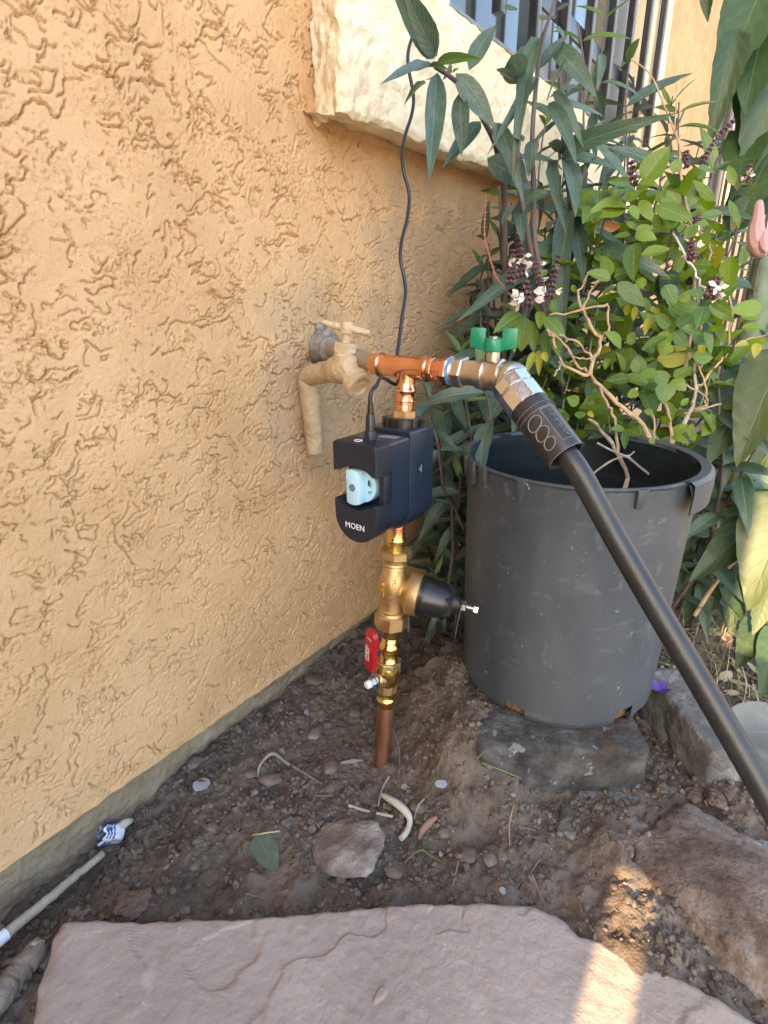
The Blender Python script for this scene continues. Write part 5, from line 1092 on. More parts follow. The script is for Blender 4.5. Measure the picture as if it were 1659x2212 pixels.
for (b, t_, w, k, dx) in [((250, 235), (15, 300), 95, 2, 0.05), ((330, 165), (635, 305), 85, 3, 0.05), ((262, 130), (325, 40), 90, 0, 0.05), ((115, 520), (95, 300), 150, 0, 0.06), ((115, 520), (-10, 395), 80, 0, 0.05), ((215, 300), (120, 250), 70, 1, 0.0), ((330, 300), (585, 410), 120, 1, 0.08), ((295, 620), (360, 380), 80, 0, 0.04), ((330, 565), (515, 690), 70, 3, 0.06), ((300, 640), (690, 638), 60, 0, 0.06), ((300, 640), (505, 800), 90, 1, 0.08), ((395, 985), (742, 915), 105, 1, 0.08), ((385, 985), (115, 925), 70, 1, 0.06), ((400, 990), (565, 1115), 110, 1, 0.08), ((375, 950), (400, 760), 70, 0, 0.05), ((385, 960), (280, 750), 60, 0, 0.03), ((380, 960), (520, 720), 110, 3, 0.08), ((795, 1000), (685, 755), 40, 0, 0.02), ((60, 830), (160, 870), 90, 0, 0.05), ((205, 860), (190, 1075), 80, 0, 0.06), ((-10, 760), (142, 1095), 90, 1, 0.06), ((440, 1290), (200, 1500), 110, 2, 0.08), ((445, 1310), (180, 1400), 80, 3, 0.05), ((440, 1330), (560, 1530), 110, 1, 0.08), ((435, 1480), (150, 1560), 120, 1, 0.07), ((230, 480), (100, 590), 60, 1, 0.05), ((240, 430), (400, 160), 70, 0, 0.02), ((350, 60), (440, 10), 30, 0, 0.02), ((30, 60), (130, 30), 70, 0, 0.0), ((110, 1260), (20, 1370), 70, 0, 0.06), ((110, 1260), (160, 1400), 80, 0, 0.06), ((120, 1250), (330, 1130), 70, 1, 0.05)]:
    pb_, pt_ = q4(*b), q4(*t_, 0.20+dx); w_ = w*0.349*proj(pb_)[2]/FPX
    place_leaf(tall, RUE[k] if k != 0 else rnd.choice(RUEF), pb_, pt_, w_, camdir(pb_)*0.8+np.array([0, 0, 0.6])+rv(0.2))

# ---------------- basil in the pot
basil = empty('basil_plant', PB+np.array([0, 0, 0.19]), 'bushy basil with woody bare stems growing in the black pot', 'plant')
def c5(cx, cy): return 993.7+0.401*cx, 483.9+0.401*cy
def c7(cx, cy): return 1209.7+0.2708*cx, 259.2+0.2708*cy
def d5(q, d): return dep(*c5(*q), d)
def woody(pts, d0, d1, r0, r1, m_, root=None):
    n_ = len(pts); P_ = [d5(q, d0+(d1-d0)*i/(n_-1)) for i, q in enumerate(pts)]
    if root is not None: P_ = [np.asarray(root)]+P_
    sp = smooth_path(P_, 4); sp = [p+(rv(0.0012) if 0 < i < len(sp)-1 else 0) for i, p in enumerate(sp)]
    MB().tube(sp, [r_*(0.72+0.10*math.sin(i_*1.9)) for i_, r_ in enumerate(np.linspace(r0, r1, len(sp)))], n=8).build('woody_stem', m_, basil); return P_
rootA = np.array([0.405, 0.690, 0.245]); rootB = np.array([0.36, 0.66, 0.245])
woody([(1075, 1400), (1010, 1130), (880, 990), (750, 870), (690, 800), (640, 765), (560, 640), (470, 560)], 0.80, 0.74, 0.0060, 0.0016, TWIG, rootA)
woody([(700, 815), (725, 720), (765, 620), (795, 560), (793, 430)], 0.755, 0.75, 0.0042, 0.0018, TWIG)
woody([(765, 620), (700, 540), (655, 445), (640, 370), (690, 270)], 0.753, 0.77, 0.0036, 0.0018, TWIG)
woody([(655, 460), (690, 380), (760, 300)], 0.76, 0.77, 0.0028, 0.0014, TWIG)
woody([(793, 432), (650, 465), (480, 490)], 0.75, 0.735, 0.0024, 0.0013, TWIG)
woody([(690, 815), (560, 760), (510, 640), (465, 565)], 0.755, 0.735, 0.0034, 0.0014, TWIG)
woody([(535, 600), (640, 640), (710, 720)], 0.735, 0.75, 0.0016, 0.0022, TWIG)
woody([(580, 690), (640, 720), (705, 735)], 0.74, 0.75, 0.0010, 0.0018, TWIG)
woody([(540, 740), (530, 780), (505, 820)], 0.74, 0.735, 0.0014, 0.0018, TWIGG)
woody([(1100, 1400), (1140, 1200), (1240, 1010), (1270, 900), (1265, 740)], 0.80, 0.80, 0.0062, 0.0022, TWIGG, rootA+np.array([0.01, 0.005, 0]))
woody([(1145, 1190), (1130, 1090), (1105, 960), (1060, 880)], 0.80, 0.79, 0.0042, 0.002, TWIG)
woody([(890, 1420), (850, 1240), (780, 1130), (690, 1050)], 0.80, 0.78, 0.0052, 0.003, TWIGG, rootB)
woody([(1075, 1390), (900, 1260), (740, 1180)], 0.79, 0.74, 0.0030, 0.0018, TWIGG)
woody([(690, 1365), (800, 1290), (940, 1225)], 0.77, 0.76, 0.0026, 0.0014, TWIGG)
woody([(850, 1230), (835, 1050), (790, 960), (755, 880)], 0.79, 0.76, 0.0032, 0.002, TWIG)
woody([(1000, 1330), (1030, 1240), (1045, 1130), (1030, 1000)], 0.80, 0.79, 0.003, 0.0018, TWIG)
woody([(1240, 1010), (1340, 950), (1220, 865)], 0.80, 0.79, 0.0018, 0.0014, TWIG)
woody([(1275, 740), (1320, 860), (1330, 985)], 0.79, 0.80, 0.0012, 0.0022, TWIG)
woody([(1145, 50), (1230, 200), (1290, 300), (1330, 370)], 0.80, 0.77, 0.0022, 0.0016, CURL)
woody([(1270, 900), (1320, 830), (1430, 690), (1465, 460), (1440, 330)], 0.80, 0.82, 0.003, 0.0016, TWIG)
woody([(1430, 720), (1520, 640), (1659, 590)], 0.80, 0.80, 0.0016, 0.0010, TWIG)
woody([(1270, 1000), (1400, 970), (1210, 1020)], 0.80, 0.80, 0.0016, 0.0014, TWIGG)
woody([(1250, 0), (1300, 50), (1345, 110), (1340, 200)], 0.86, 0.85, 0.0024, 0.0022, TWIGG)
tw = [c4(*q) for q in [(810, 365), (930, 460), (1010, 640), (1070, 790), (1110, 900), (1115, 1050), (1150, 1250), (1180, 1400)]]
P_ = [dep(x, y, 0.90) for x, y in tw]+[dep(1500, 640, 0.86), dep(1480, 800, 0.83)]
MB().tube(smooth_path(P_, 4), list(np.linspace(0.0010, 0.0028, (len(P_)-1)*4+1)), n=7).build('woody_stem', TWIG, basil)
P_ = [dep(*c4(*q), 0.90) for q in [(1092, 520), (1088, 700), (1080, 800)]]
MB().tube(P_, [0.0006, 0.001, 0.0012], n=6).build('woody_stem', TWIG, basil)
hl7 = [((660, 490), (875, 205), 200), ((530, 690), (220, 750), 205), ((760, 680), (1080, 760), 215), ((590, 985), (580, 1280), 145), ((650, 1080), (885, 1020), 125), ((600, 560), (425, 560), 105), ((640, 640), (740, 790), 100), ((690, 610), (815, 550), 85), ((560, 680), (630, 790), 80), ((640, 500), (770, 480), 80), ((560, 500), (395, 490), 75), ((565, 920), (428, 905), 85), ((600, 905), (772, 935), 105), ((600, 880), (760, 845), 75), ((590, 870), (530, 800), 65), ((400, 1255), (335, 1068), 110), ((405, 1270), (212, 1210), 110), ((430, 1250), (545, 1195), 125), ((460, 1295), (690, 1480), 135), ((480, 1330), (330, 1330), 80), ((600, 1330), (715, 1330), 60), ((1100, 1500), (888, 1455), 125), ((1150, 1485), (1110, 1625), 120), ((1190, 1470), (1400, 1610), 95), ((1240, 1415), (1432, 1290), 140), ((1160, 1400), (1015, 1350), 85), ((1220, 1440), (1370, 1540), 90), ((940, 1455), (820, 1320), 95), ((880, 1640), (760, 1555), 115), ((930, 1650), (1082, 1535), 115), ((862, 1680), (778, 1862), 125), ((900, 1690), (1042, 1805), 125), ((842, 1720), (658, 1822), 105), ((970, 1660), (1155, 1690), 85), ((900, 1600), (810, 1480), 110), ((1620, 1490), (1378, 1510), 135), ((1350, 635), (1450, 830), 65), ((1225, 645), (1085, 480), 85), ((1392, 525), (1340, 350), 75), ((1100, 390), (1240, 415), 95), ((1045, 690), (1080, 510), 100), ((1060, 1150), (1215, 1148), 95), ((950, 700), (850, 560), 100), ((900, 420), (960, 300), 100), ((1100, 470), (1170, 380), 80), ((1450, 520), (1550, 510), 85), ((1300, 740), (1130, 760), 75), ((1150, 1690), (1240, 1850), 80), ((1180, 1670), (1310, 1655), 55), ((1040, 1440), (930, 1400), 70)]
hl5 = [((920, 830), (788, 840), 85), ((960, 805), (965, 700), 85), ((1000, 830), (1050, 760), 80), ((1120, 855), (1040, 790), 80), ((1110, 855), (1100, 962), 105), ((1140, 840), (1218, 885), 80), ((1160, 830), (1250, 760), 80), ((1255, 718), (1376, 712), 85), ((1050, 670), (985, 660), 70), ((1130, 640), (1075, 700), 90), ((350, 500), (338, 692), 115), ((385, 520), (395, 690), 60), ((330, 485), (198, 545), 85), ((455, 500), (572, 598), 95), ((432, 470), (428, 565), 55), ((460, 565), (472, 735), 60), ((500, 590), (532, 705), 55), ((310, 540), (295, 690), 45), ((280, 460), (215, 405), 60), ((490, 410), (525, 480), 60), ((500, 400), (552, 330), 55), ((420, 290), (480, 215), 55), ((640, 965), (578, 935), 65), ((690, 935), (745, 925), 60), ((650, 1010), (645, 1045), 60), ((560, 1005), (500, 1020), 40), ((550, 1020), (552, 1070), 45), ((885, 1100), (815, 1105), 50), ((890, 1105), (972, 1135), 70), ((888, 1120), (888, 1195), 45), ((900, 1090), (945, 1055), 50), ((1020, 1180), (1050, 1160), 40), ((1150, 1130), (1218, 1080), 60), ((1140, 1145), (1232, 1165), 45), ((1090, 1080), (1120, 1030), 55), ((1040, 1020), (990, 1000), 40), ((1100, 1200), (1170, 1235), 50), ((960, 900), (905, 925), 55), ((1190, 980), (1235, 935), 35), ((890, 780), (860, 690), 60), ((870, 660), (810, 570), 80), ((900, 600), (960, 640), 70), ((800, 720), (780, 780), 40), ((600, 330), (630, 370), 30), ((1000, 330), (940, 300), 60), ((1100, 330), (1170, 420), 90), ((700, 880), (735, 860), 40)]
hy5 = [((400, 690), (355, 795), 42), ((430, 680), (420, 780), 45), ((450, 690), (465, 740), 36), ((910, 430), (890, 500), 40), ((945, 440), (935, 530), 35), ((1040, 500), (985, 555), 50), ((1310, 650), (1290, 700), 50), ((1550, 640), (1490, 650), 40), ((1600, 640), (1590, 715), 50), ((690, 1010), (720, 1040), 30)]
nb = 0
for lst, cf, sc_, ms_ in ((hl7, c7, 0.2708, BAS), (hl5, c5, 0.401, BAS), (hy5, c5, 0.401, BASY)):
    for (b, t_, w) in lst:
        d = rnd.uniform(0.74, 0.80); pb_ = dep(*cf(*b), d); pt_ = dep(*cf(*t_), d+rnd.uniform(-0.030, 0.012)); w_ = w*sc_*d/FPX
        place_leaf(basil, rnd.choice(ms_), pb_, pt_, w_, camdir(pb_)*0.9+np.array([0, 0, 0.55])+rv(0.22)); nb += 1
# small leaf clusters on twigs through the depth of the crown
def incrown(x, y): return ((x-1390)/235)**2+((y-690)/330)**2 < 1 and y < 1010
k = 0
while k < 38:
    x, y = rnd.uniform(1150, 1640), rnd.uniform(380, 1010)
    if not incrown(x, y): continue
    k += 1
    d = rnd.uniform(0.80, 0.98); p = dep(x, y, d); up = nrm(np.array([0, 0, 1.0])+rv(0.35))
    MB().tube([p-up*0.07+rv(0.008), p-up*0.03, p+up*0.005], [0.0013, 0.0011, 0.0007], n=5).build('twig', GSTEM, basil)
    a0 = rnd.uniform(0, 6.28); U, W_, A_ = frame(up)
    for j in range(5):
        a = a0+j*1.8; out = U*math.cos(a)+W_*math.sin(a); q = p-up*(0.018*(j//2)); Ln = rnd.uniform(0.034, 0.060)
        tip = q+nrm(out+up*rnd.uniform(-0.3, 0.5))*Ln
        place_leaf(basil, rnd.choice(BASY if rnd.random() < 0.06 else BAS), q, tip, Ln*rnd.uniform(0.5, 0.62), up+0.3*camdir(q)+rv(0.2))
# the many smaller leaves deeper in the crown
Vs, Fs, Us = [], [], []; src = [np.array([v.co[:] for v in m_.vertices]) for m_ in BAS]; uvs = []
for k in range(300):
    while True:
        x, y = rnd.uniform(1150, 1640), rnd.uniform(380, 1020)
        if incrown(x, y): break
    p = dep(x, y, rnd.uniform(0.82, 1.02)); Ln = rnd.uniform(0.030, 0.056); d = nrm(rv(1)+np.array([0, 0, 0.2])); z = nrm(np.array([0, 0, 1.0])+0.4*camdir(p)+rv(0.4)); z = nrm(z-d*(z@d)); x_ = np.cross(d, z)
    q = src[k % 5]; Vs.append(p+q[:, :1]*x_*Ln+q[:, 1:2]*d*Ln+q[:, 2:]*z*Ln)
F0 = np.array([p_.vertices[:] for p_ in BAS[0].polygons]); nv0 = len(src[0])
uv0 = np.array([(c*0.5+0.5, i/8) for i in range(9) for c in (-1, -0.5, 0, 0.5, 1)])
o = link('small_leaves', mesh_np('small_leaves', np.concatenate(Vs)-ORI[basil], np.concatenate([F0+nv0*k for k in range(len(Vs))]), L_BAS, uv=np.tile(uv0, (len(Vs), 1))), basil); o['kind'] = 'stuff'
# flower spikes
def spike(p, q, wpx, flowers=4):
    p, q = np.asarray(p), np.asarray(q); ax = nrm(q-p); Ln = np.linalg.norm(q-p); U, W_, A_ = frame(ax); mb = MB(); r_ = wpx
    mb.tube([p, p+ax*Ln*0.5, q], [0.0010, 0.0009, 0.0005], n=6)
    m_ = max(5, int(Ln/0.0065))
    for i in range(m_):
        f = (i+0.5)/m_
        for j in range(6):
            a = j*math.pi/3+i*0.5; o_ = U*math.cos(a)+W_*math.sin(a); c = p+ax*Ln*f+o_*r_*(1-0.55*f)*0.62
            mb.add(c+(IV*np.array([1, 1, 1]))*r_*0.34*(1-0.4*f)*rnd.uniform(0.7, 1.2), IF)
            mb.tube([c, c+nrm(o_+ax*0.5)*r_*0.6*(1-0.4*f)], [r_*0.16, r_*0.03], n=4)
    o_ = mb.build('flower_spike', PURPLE, basil, angle=60)
    for j in range(flowers):
        f = rnd.uniform(0.15, 0.7); a = rnd.uniform(0, 6.28); d_ = nrm((U*math.cos(a)+W_*math.sin(a))+0.8*camdir(p)); c = p+ax*Ln*f+d_*r_*0.9
        fm = MB()
        for kk in range(4):
            e_ = nrm(d_+rv(0.55)); s_ = nrm(np.cross(e_, rv(1))); tip = c+e_*r_*1.2
            fm.add([c-s_*r_*0.08, c+s_*r_*0.08, c+e_*r_*0.7+s_*r_*0.34, tip, c+e_*r_*0.7-s_*r_*0.34], [(0, 1, 2, 3, 4)])
        fm.build('petals', PETALW, o_)
for (b, t_, w, nf) in [((330, 290), (318, 45), 0.0085, 4), ((270, 330), (285, 130), 0.008, 4), ((360, 450), (352, 300), 0.0115, 6), ((480, 400), (530, 160), 0.008, 4), ((430, 330), (400, 170), 0.007, 1), ((1345, 400), (1392, 280), 0.0105, 3), ((1255, 190), (1240, 90), 0.008, 3)]:
    spike(d5(b, 0.735), d5(t_, 0.735), w, nf)
for (b, t_, w, nf) in [((590, 520), (570, 320), 0.0085, 1), ((1000, 380), (1010, 240), 0.0075, 1), ((1480, 520), (1520, 350), 0.008, 3), ((1080, 1000), (1020, 1010), 0.006, 2), ((1060, 800), (1150, 770), 0.006, 0), ((1130, 350), (1240, 150), 0.006, 0), ((1250, 150), (1390, 0), 0.0065, 0)]:
    spike(dep(*c7(*b), 0.80), dep(*c7(*t_), 0.80), w, nf)
# dry red sprig left of the basil
ds = empty('dry_sprig', d5((240, 350), 0.76), 'thin reddish dried flower sprig standing left of the basil', 'twig')
P_ = [d5(q, 0.76) for q in [(240, 350), (190, 270), (155, 160), (132, 60), (135, -60), (140, -150)]]
MB().tube(smooth_path(P_, 4), list(np.linspace(0.0013, 0.0006, 21)), n=6).build('stem', mat('red_sprig', [(0.28, 0.10, 0.06), (0.36, 0.15, 0.09)], rough=0.8), ds)
mb = MB()
for p in smooth_path(P_, 3)[4:]:
    for s_ in (-1, 1): mb.tube([p, p+RGT*s_*0.0026+UPV*0.0012], [0.0005, 0.0009], n=5)
mb.build('seed_cups', MATS['red_sprig'], ds)

# ---------------- big leaved trumpet plant at the right
brug = empty('trumpet_plant', (0.66, 1.15, 0.0), 'tall plant with very large wavy leaves and pink flower right of the pot', 'plant')
def lf(b, t_, w, d0, d1, me, nh=None):
    pb_, pt_ = dep(*b, d0), dep(*t_, d1); place_leaf(brug, me, pb_, pt_, w*d0/FPX, (camdir(pb_) if nh is None else np.asarray(nh))+np.array([0, 0, 0.25])+rv(0.1))
for (b, t_, w, d0, d1, me) in [((1660, -60), (1575, 150), 120, 1.05, 1.0, BRU[0]), ((1590, 60), (1552, 270), 62, 1.02, 1.0, BRU[2]), ((1528, -30), (1524, 44), 26, 1.05, 1.05, BRU[1]), ((1660, 40), (1600, 215), 110, 1.1, 1.05, BRU[1]), ((1650, 110), (1615, 300), 90, 1.12, 1.1, BRU[0]), ((1700, 100), (1640, 330), 120, 1.1, 1.05, BRU[2]), ((1632, 265), (1575, 390), 90, 1.15, 1.1, BRU[1]), ((1680, 300), (1600, 460), 110, 1.2, 1.15, BRU[0]), ((1650, 400), (1560, 500), 90, 1.25, 1.2, BRU[1]), ((1690, 620), (1648, 740), 60, 1.1, 1.05, BRU[0]),
        ((1648, 775), (1528, 985), 105, 0.86, 0.82, BRU[1]), ((1700, 745), (1592, 985), 120, 0.80, 0.76, BRUP[0]), ((1655, 1110), (1505, 1243), 78, 0.90, 0.86, BRU[0]), ((1720, 1060), (1612, 1300), 150, 0.82, 0.78, BRUP[1]), ((1645, 1150), (1640, 1330), 70, 0.84, 0.82, BRUP[0]), ((1640, 1040), (1660, 1200), 60, 0.95, 0.92, BRU[1]), ((1720, 830), (1640, 1010), 90, 0.92, 0.88, BRU[2]), ((1560, 1150), (1535, 1330), 60, 0.98, 0.95, BRU[0]), ((1600, 1190), (1570, 1370), 56, 1.0, 0.96, BRU[1]), ((1530, 1230), (1480, 1350), 60, 1.0, 0.98, BRU[2]), ((1650, 1330), (1600, 1440), 60, 0.92, 0.88, BRU[0]), ((1690, 1350), (1640, 1500), 66, 0.86, 0.82, BRU[1]), ((1660, 1270), (1632, 1370), 44, 0.84, 0.82, BRUP[0]), ((1480, 1170), (1455, 1290), 40, 1.02, 1.0, BRU[1]), ((1570, 1240), (1600, 1340), 40, 0.95, 0.92, BRU[2])]:
    lf(b, t_, w, d0, d1, me)
def col_tube(name, pts, rad, m_, n=20): return MB().tube(smooth_path(pts, 5), [r_ for r_ in np.interp(np.linspace(0, 1, (len(pts)-1)*5+1), np.linspace(0, 1, len(rad)), rad)], n=n).build(name, m_, brug)
col_tube('trunk', [dep(1652, 560, 1.10), dep(1632, 700, 1.10), dep(1606, 860, 1.10), dep(1580, 1010, 1.10), np.array([0.555, 1.24, 0.0])], [0.020, 0.027, 0.033, 0.034, 0.036], TRUNKG)
col_tube('trunk', [dep(1672, 640, 1.18), dep(1650, 820, 1.18), np.array([0.60, 1.34, 0.0])], [0.018, 0.026, 0.03], TRUNKG)
for (a_, b_, c_) in [((1500, 1330, 0.95), (1560, 1240, 0.93), (1625, 1180, 0.92)), ((1540, 1150, 0.97), (1570, 1080, 0.95), (1590, 1010, 0.94)), ((1600, 880, 0.9), (1640, 820, 0.88), (1700, 740, 0.86))]:
    MB().tube(smooth_path([dep(*a_), dep(*b_), dep(*c_)], 4), 0.0035, n=8).build('branch', TWIG, brug)
fl_ = MB()
fp_ = [dep(1640, 436, 0.80), dep(1637, 470, 0.795), dep(1633, 505, 0.79), dep(1638, 535, 0.785), dep(1655, 552, 0.78)]
fl_.tube(smooth_path(fp_, 4), [0.0045, 0.006, 0.007, 0.0075, 0.008, 0.009, 0.010, 0.011, 0.012, 0.0125, 0.013, 0.013, 0.012, 0.011, 0.009, 0.006, 0.002], n=10); fl_.build('pink_flower', PETALP, brug)
fl_ = MB().tube(smooth_path([dep(1652, 500, 0.785), dep(1648, 525, 0.775), dep(1656, 545, 0.77)], 3), [0.003, 0.006, 0.007, 0.007, 0.006, 0.004, 0.002], n=8); fl_.build('pink_flower', PETALP, brug)
pdp = [dep(1603, 952, 0.93), dep(1603, 985, 0.93), dep(1598, 1030, 0.925), dep(1592, 1070, 0.92), dep(1590, 1102, 0.92)]
MB().tube(smooth_path(pdp, 4), [0.0075, 0.0085, 0.0095, 0.011, 0.012, 0.0135, 0.015, 0.0165, 0.018, 0.0195, 0.0205, 0.021, 0.021, 0.020, 0.018, 0.014, 0.006], n=18).build('yellow_pod', POD, brug)
MB().tube([dep(1604, 946, 0.93), dep(1603, 956, 0.93), dep(1603, 978, 0.93)], [0.0062, 0.0080, 0.0088], n=12).build('pod_stub', PODEND, brug)
MB().tube(smooth_path([dep(1588, 1092, 0.94), dep(1560, 1090, 0.95), dep(1520, 1085, 0.96), dep(1490, 1075, 0.97)], 4), [0.012, 0.014, 0.016, 0.017, 0.018, 0.018, 0.017, 0.016, 0.015, 0.013, 0.011, 0.008, 0.003], n=14).build('yellow_pod', POD, brug)

# ================================================================== DEBRIS
def flat_chip(name, px, py, hw, hh_, m_, label, cat, lift=0.002, seed=0, thick=0.0006, curlz=0.0):
    p = G(px, py, lift); d = (p-CAM)@_f; w, h = hw*d/FPX, hh_*d/FPX*1.5; g = random.Random(seed+5)
    a0 = HEAD+g.uniform(-0.3, 0.3); poly = []
    for k in range(9):
        a = k/9*2*math.pi; rr_ = g.uniform(0.75, 1.05); poly.append((w*rr_*math.cos(a), h*rr_*math.sin(a)))
    cx_, sx_ = math.cos(a0), math.sin(a0); tl_ = g.uniform(-0.12, 0.2)
    o = MB().prism(poly, 0, thick, M=lambda q: (p[0]+q[0]*cx_-q[1]*sx_, p[1]+q[0]*sx_+q[1]*cx_, p[2]+q[2]+tl_*q[1]+curlz*(q[0]**2+q[1]**2)/max(w, h))).build(name, m_, loc=p)
    tag(o, label, cat); return o
def c8(cx, cy): return 432+0.4167*cx, 1382.5+0.4167*cy
flat_chip('plastic_chip', 435, 1698, 20, 14, CLEARP, 'bluish clear plastic chip on soil near the house footing', 'plastic', seed=1, lift=0.003)
for i, (q, w, h, lab) in enumerate([((555, 380), 8, 8, 'tiny clear plastic flake left of the ball valve'), ((285, 798), 8, 5, 'small white flake below the pod shaped stone'), ((1250, 755), 14, 8, 'pale curved flake right of the pipe foot'), ((1070, 770), 13, 6, 'pale flake tucked under the curled stem'), ((1570, 1308), 8, 7, 'grey translucent flake near the flagstone edge'), ((1248, 1118), 4, 5, 'tiny white grain below the brown curled leaf'), ((1625, 810), 6, 4, 'tiny white flake before the concrete block')]):
    flat_chip('plastic_chip', *c8(*q), w, h, CLEARP if i % 2 == 0 else PALE, lab, 'flake', seed=i+10)
def ground_tube(name, pts, rad, m_, label, cat, conv=c8, lift=0.003, n=8, part=None):
    P_ = [G(*conv(*q), lift if np.isscalar(lift) else lift[i]) for i, q in enumerate(pts)]
    sp = smooth_path(P_, 4); d = (P_[0]-CAM)@_f
    R_ = np.interp(np.linspace(0, 1, len(sp)), np.linspace(0, 1, len(rad)), rad)*d/FPX
    o = MB().tube(sp, list(R_), n=n).build(name, m_, loc=P_[0]); tag(o, label, cat); return o
V_ = lambda x, y: (x, y)
ground_tube('curled_leaf', [(945, 825), (1010, 862), (1068, 912), (1088, 958), (1075, 1010), (1042, 1052)], [5, 8, 8, 6, 6, 5.5], CURL, 'pale cream curled dry leaf lying before the copper pipe', 'dry leaf', lift=0.007, n=12)
ground_tube('curled_leaf', [(1228, 935), (1190, 965), (1150, 1010), (1135, 1055)], [3, 8, 7, 2], CURLB, 'reddish brown curled dry leaf on the soil', 'dry leaf', lift=0.006, n=10)
ground_tube('straw', [(770, 870), (830, 890), (880, 903)], [3, 3.2, 3], STRAW, 'short pale straw beside the flat slab', 'straw', lift=0.004)
ground_tube('straw', [(915, 910), (1000, 928)], [3, 3], STRAW, 'short pale straw ending at the curled cream leaf', 'straw', lift=0.004)
ground_tube('straw', [(275, 1032), (340, 1020), (415, 1010)], [1.6, 2, 1.4], STRAW, 'thin pale straw lying over the green leaf', 'straw', lift=0.006)
ground_tube('twig', [(300, 720), (315, 670), (380, 636), (450, 660), (530, 695), (630, 755)], [2, 3, 3.4, 3, 2.5, 2], TWIGG, 'bent grey twig arched over the pod shaped stone', 'twig', lift=[0.003, 0.008, 0.016, 0.008, 0.004, 0.003])
ground_tube('twig', [(1000, 470), (1035, 590), (1028, 745)], [1.2, 1.5, 1.2], TWIGG, 'thin twig curving down right of the copper pipe', 'twig', lift=0.004)
ground_tube('twig', [(980, 725), (940, 800), (925, 880)], [2, 2.4, 1.6], TWIGG, 'short dark twig above the curled cream leaf', 'twig', lift=0.006)
ground_tube('twig', [(1605, 1085), (1600, 1000), (1622, 910)], [1.2, 1.4, 1.0], TWIG, 'upright thin tan twig at the right of the bare soil', 'twig', lift=[0.002, 0.012, 0.02])
ground_tube('twig', [(730, 650), (790, 640), (845, 635)], [3, 5, 2], TWIGG, 'dusty flat twig left of the pipe foot', 'twig', lift=0.004)
ground_tube('grass_blade', [(1060, 1165), (1140, 1115), (1200, 1140), (1282, 1175)], [1.4, 1.6, 1.4, 0.8], GRASSM, 'bent green grass blade below the brown curled leaf', 'grass blade', lift=[0.003, 0.008, 0.006, 0.003])
ground_tube('grass_blade', [(1460, 655), (1560, 690), (1620, 715), (1690, 745)], [1.2, 1.8, 1.8, 1.0], GRASSM, 'long green grass blade before the concrete block', 'grass blade', lift=0.005)
ground_tube('grass_blade', [(1435, 640), (1480, 595)], [2, 1], GRASSM, 'short green grass tip beside the pot mound', 'grass blade', lift=0.008)
ground_tube('grass_blade', [(660, 985), (720, 955), (800, 932)], [1.3, 1.6, 1.2], GRASSM, 'thin green blade behind the flat slab', 'grass blade', lift=0.005)
ground_tube('twig', [(1110, 945), (1130, 880), (1162, 842)], [1.8, 2, 1.6], TWIGG, 'short bent stem right of the curled cream leaf', 'twig', lift=0.006)
for i, q in enumerate([((560, 905), (640, 1010)), ((1340, 1160), (1310, 1290)), ((600, 820), (690, 822)), ((460, 250), (520, 300)), ((240, 1330), (330, 1350)), ((1720, 1230), (1790, 1400)), ((1760, 1150), (1700, 1240)), ((1650, 980), (1740, 1000))]):
    ground_tube('twig', q, [1.3, 0.9], TWIGG, ['thin dark twig left of the flat slab', 'hair thin twig near the flagstone edge', 'short root thread above the flat slab', 'small dry stalk by the footing litter', 'loose straw thread at the flagstone edge', 'long thin twig left of the sun patch', 'short twig on soil left of the boulder', 'thin stalk on the soil before the edging'][i], 'twig', lift=0.004)
# green leaf on the soil
gl = empty('fallen_leaf', G(*c8(290, 1030)), 'dusty green fallen leaf lying flat on the soil', 'leaf')
a_, b_ = G(*c8(292, 1030), 0.006), G(*c8(405, 1212), 0.004)
place_leaf(gl, leaf_mesh('leaf_fallen', ovate, arch=0.12, fold=0.25, wave=0.02, nw=2, rows=10, material=L_DEAD), a_, b_, 0.030, (0, 0, 1), name='blade')
# stick, log, wrapper by the wall
st_ = [(-60, 2150), (0, 2085), (60, 2027), (130, 1957), (190, 1888), (226, 1857)]
a_, b_ = G(0, 2085, 0.030), G(226, 1857, 0.010); P_ = [b_+(a_-b_)*f for f in (1.35, 1.0, 0.75, 0.5, 0.25, 0.0)]
stick = empty('wooden_stick', P_[-1], 'long straight pale wooden stick lying along the house footing', 'stick')
sp = smooth_path(P_, 5); MB().tube([p+rv(0.0004) for p in sp], list(np.linspace(0.0062, 0.0042, len(sp))), n=14).build('shaft', STICK, stick)
tp = P_[1]*0.75+P_[2]*0.25
MB().lathe(tp, P_[2]-P_[1], [(-0.006, 0.0066), (0.006, 0.0064)], n=16, caps=False).build('tape_band', WRAP, stick)
a_, b_ = G(-10, 2195, 0.012), G(84, 2072, 0.013); lgp = [b_+(a_-b_)*f for f in (1.8, 1.0, 0.5, 0.0)]
log = empty('driftwood_log', lgp[0], 'short weathered driftwood log with broken end beside the flagstone', 'log')
sp = smooth_path(lgp, 6); MB().tube([p+rv(0.0008) for p in sp], list(np.linspace(0.0135, 0.0110, len(sp))), n=16).build('trunk', LOG, log)
MB().add(lgp[-1]+IV*np.array([0.010, 0.010, 0.012])+np.array([0, 0, 0.001]), IF).build('broken_end', STICK, log)
rt = [G(250, 1815, 0.010), G(272, 1795, 0.012), G(290, 1782, 0.008)]
o = MB().tube(smooth_path(rt, 4), [0.0045, 0.006, 0.0065, 0.0062, 0.0055, 0.005, 0.004, 0.003, 0.001], n=10).build('root_stub', CURL, loc=rt[0]); tag(o, 'pale frayed root stub poking out behind the torn wrapper', 'root')
wp0, wp1 = G(225, 1825, 0.016), G(258, 1815, 0.014)
wa = nrm(wp0-wp1+np.array([-0.003, -0.010, 0.012]))
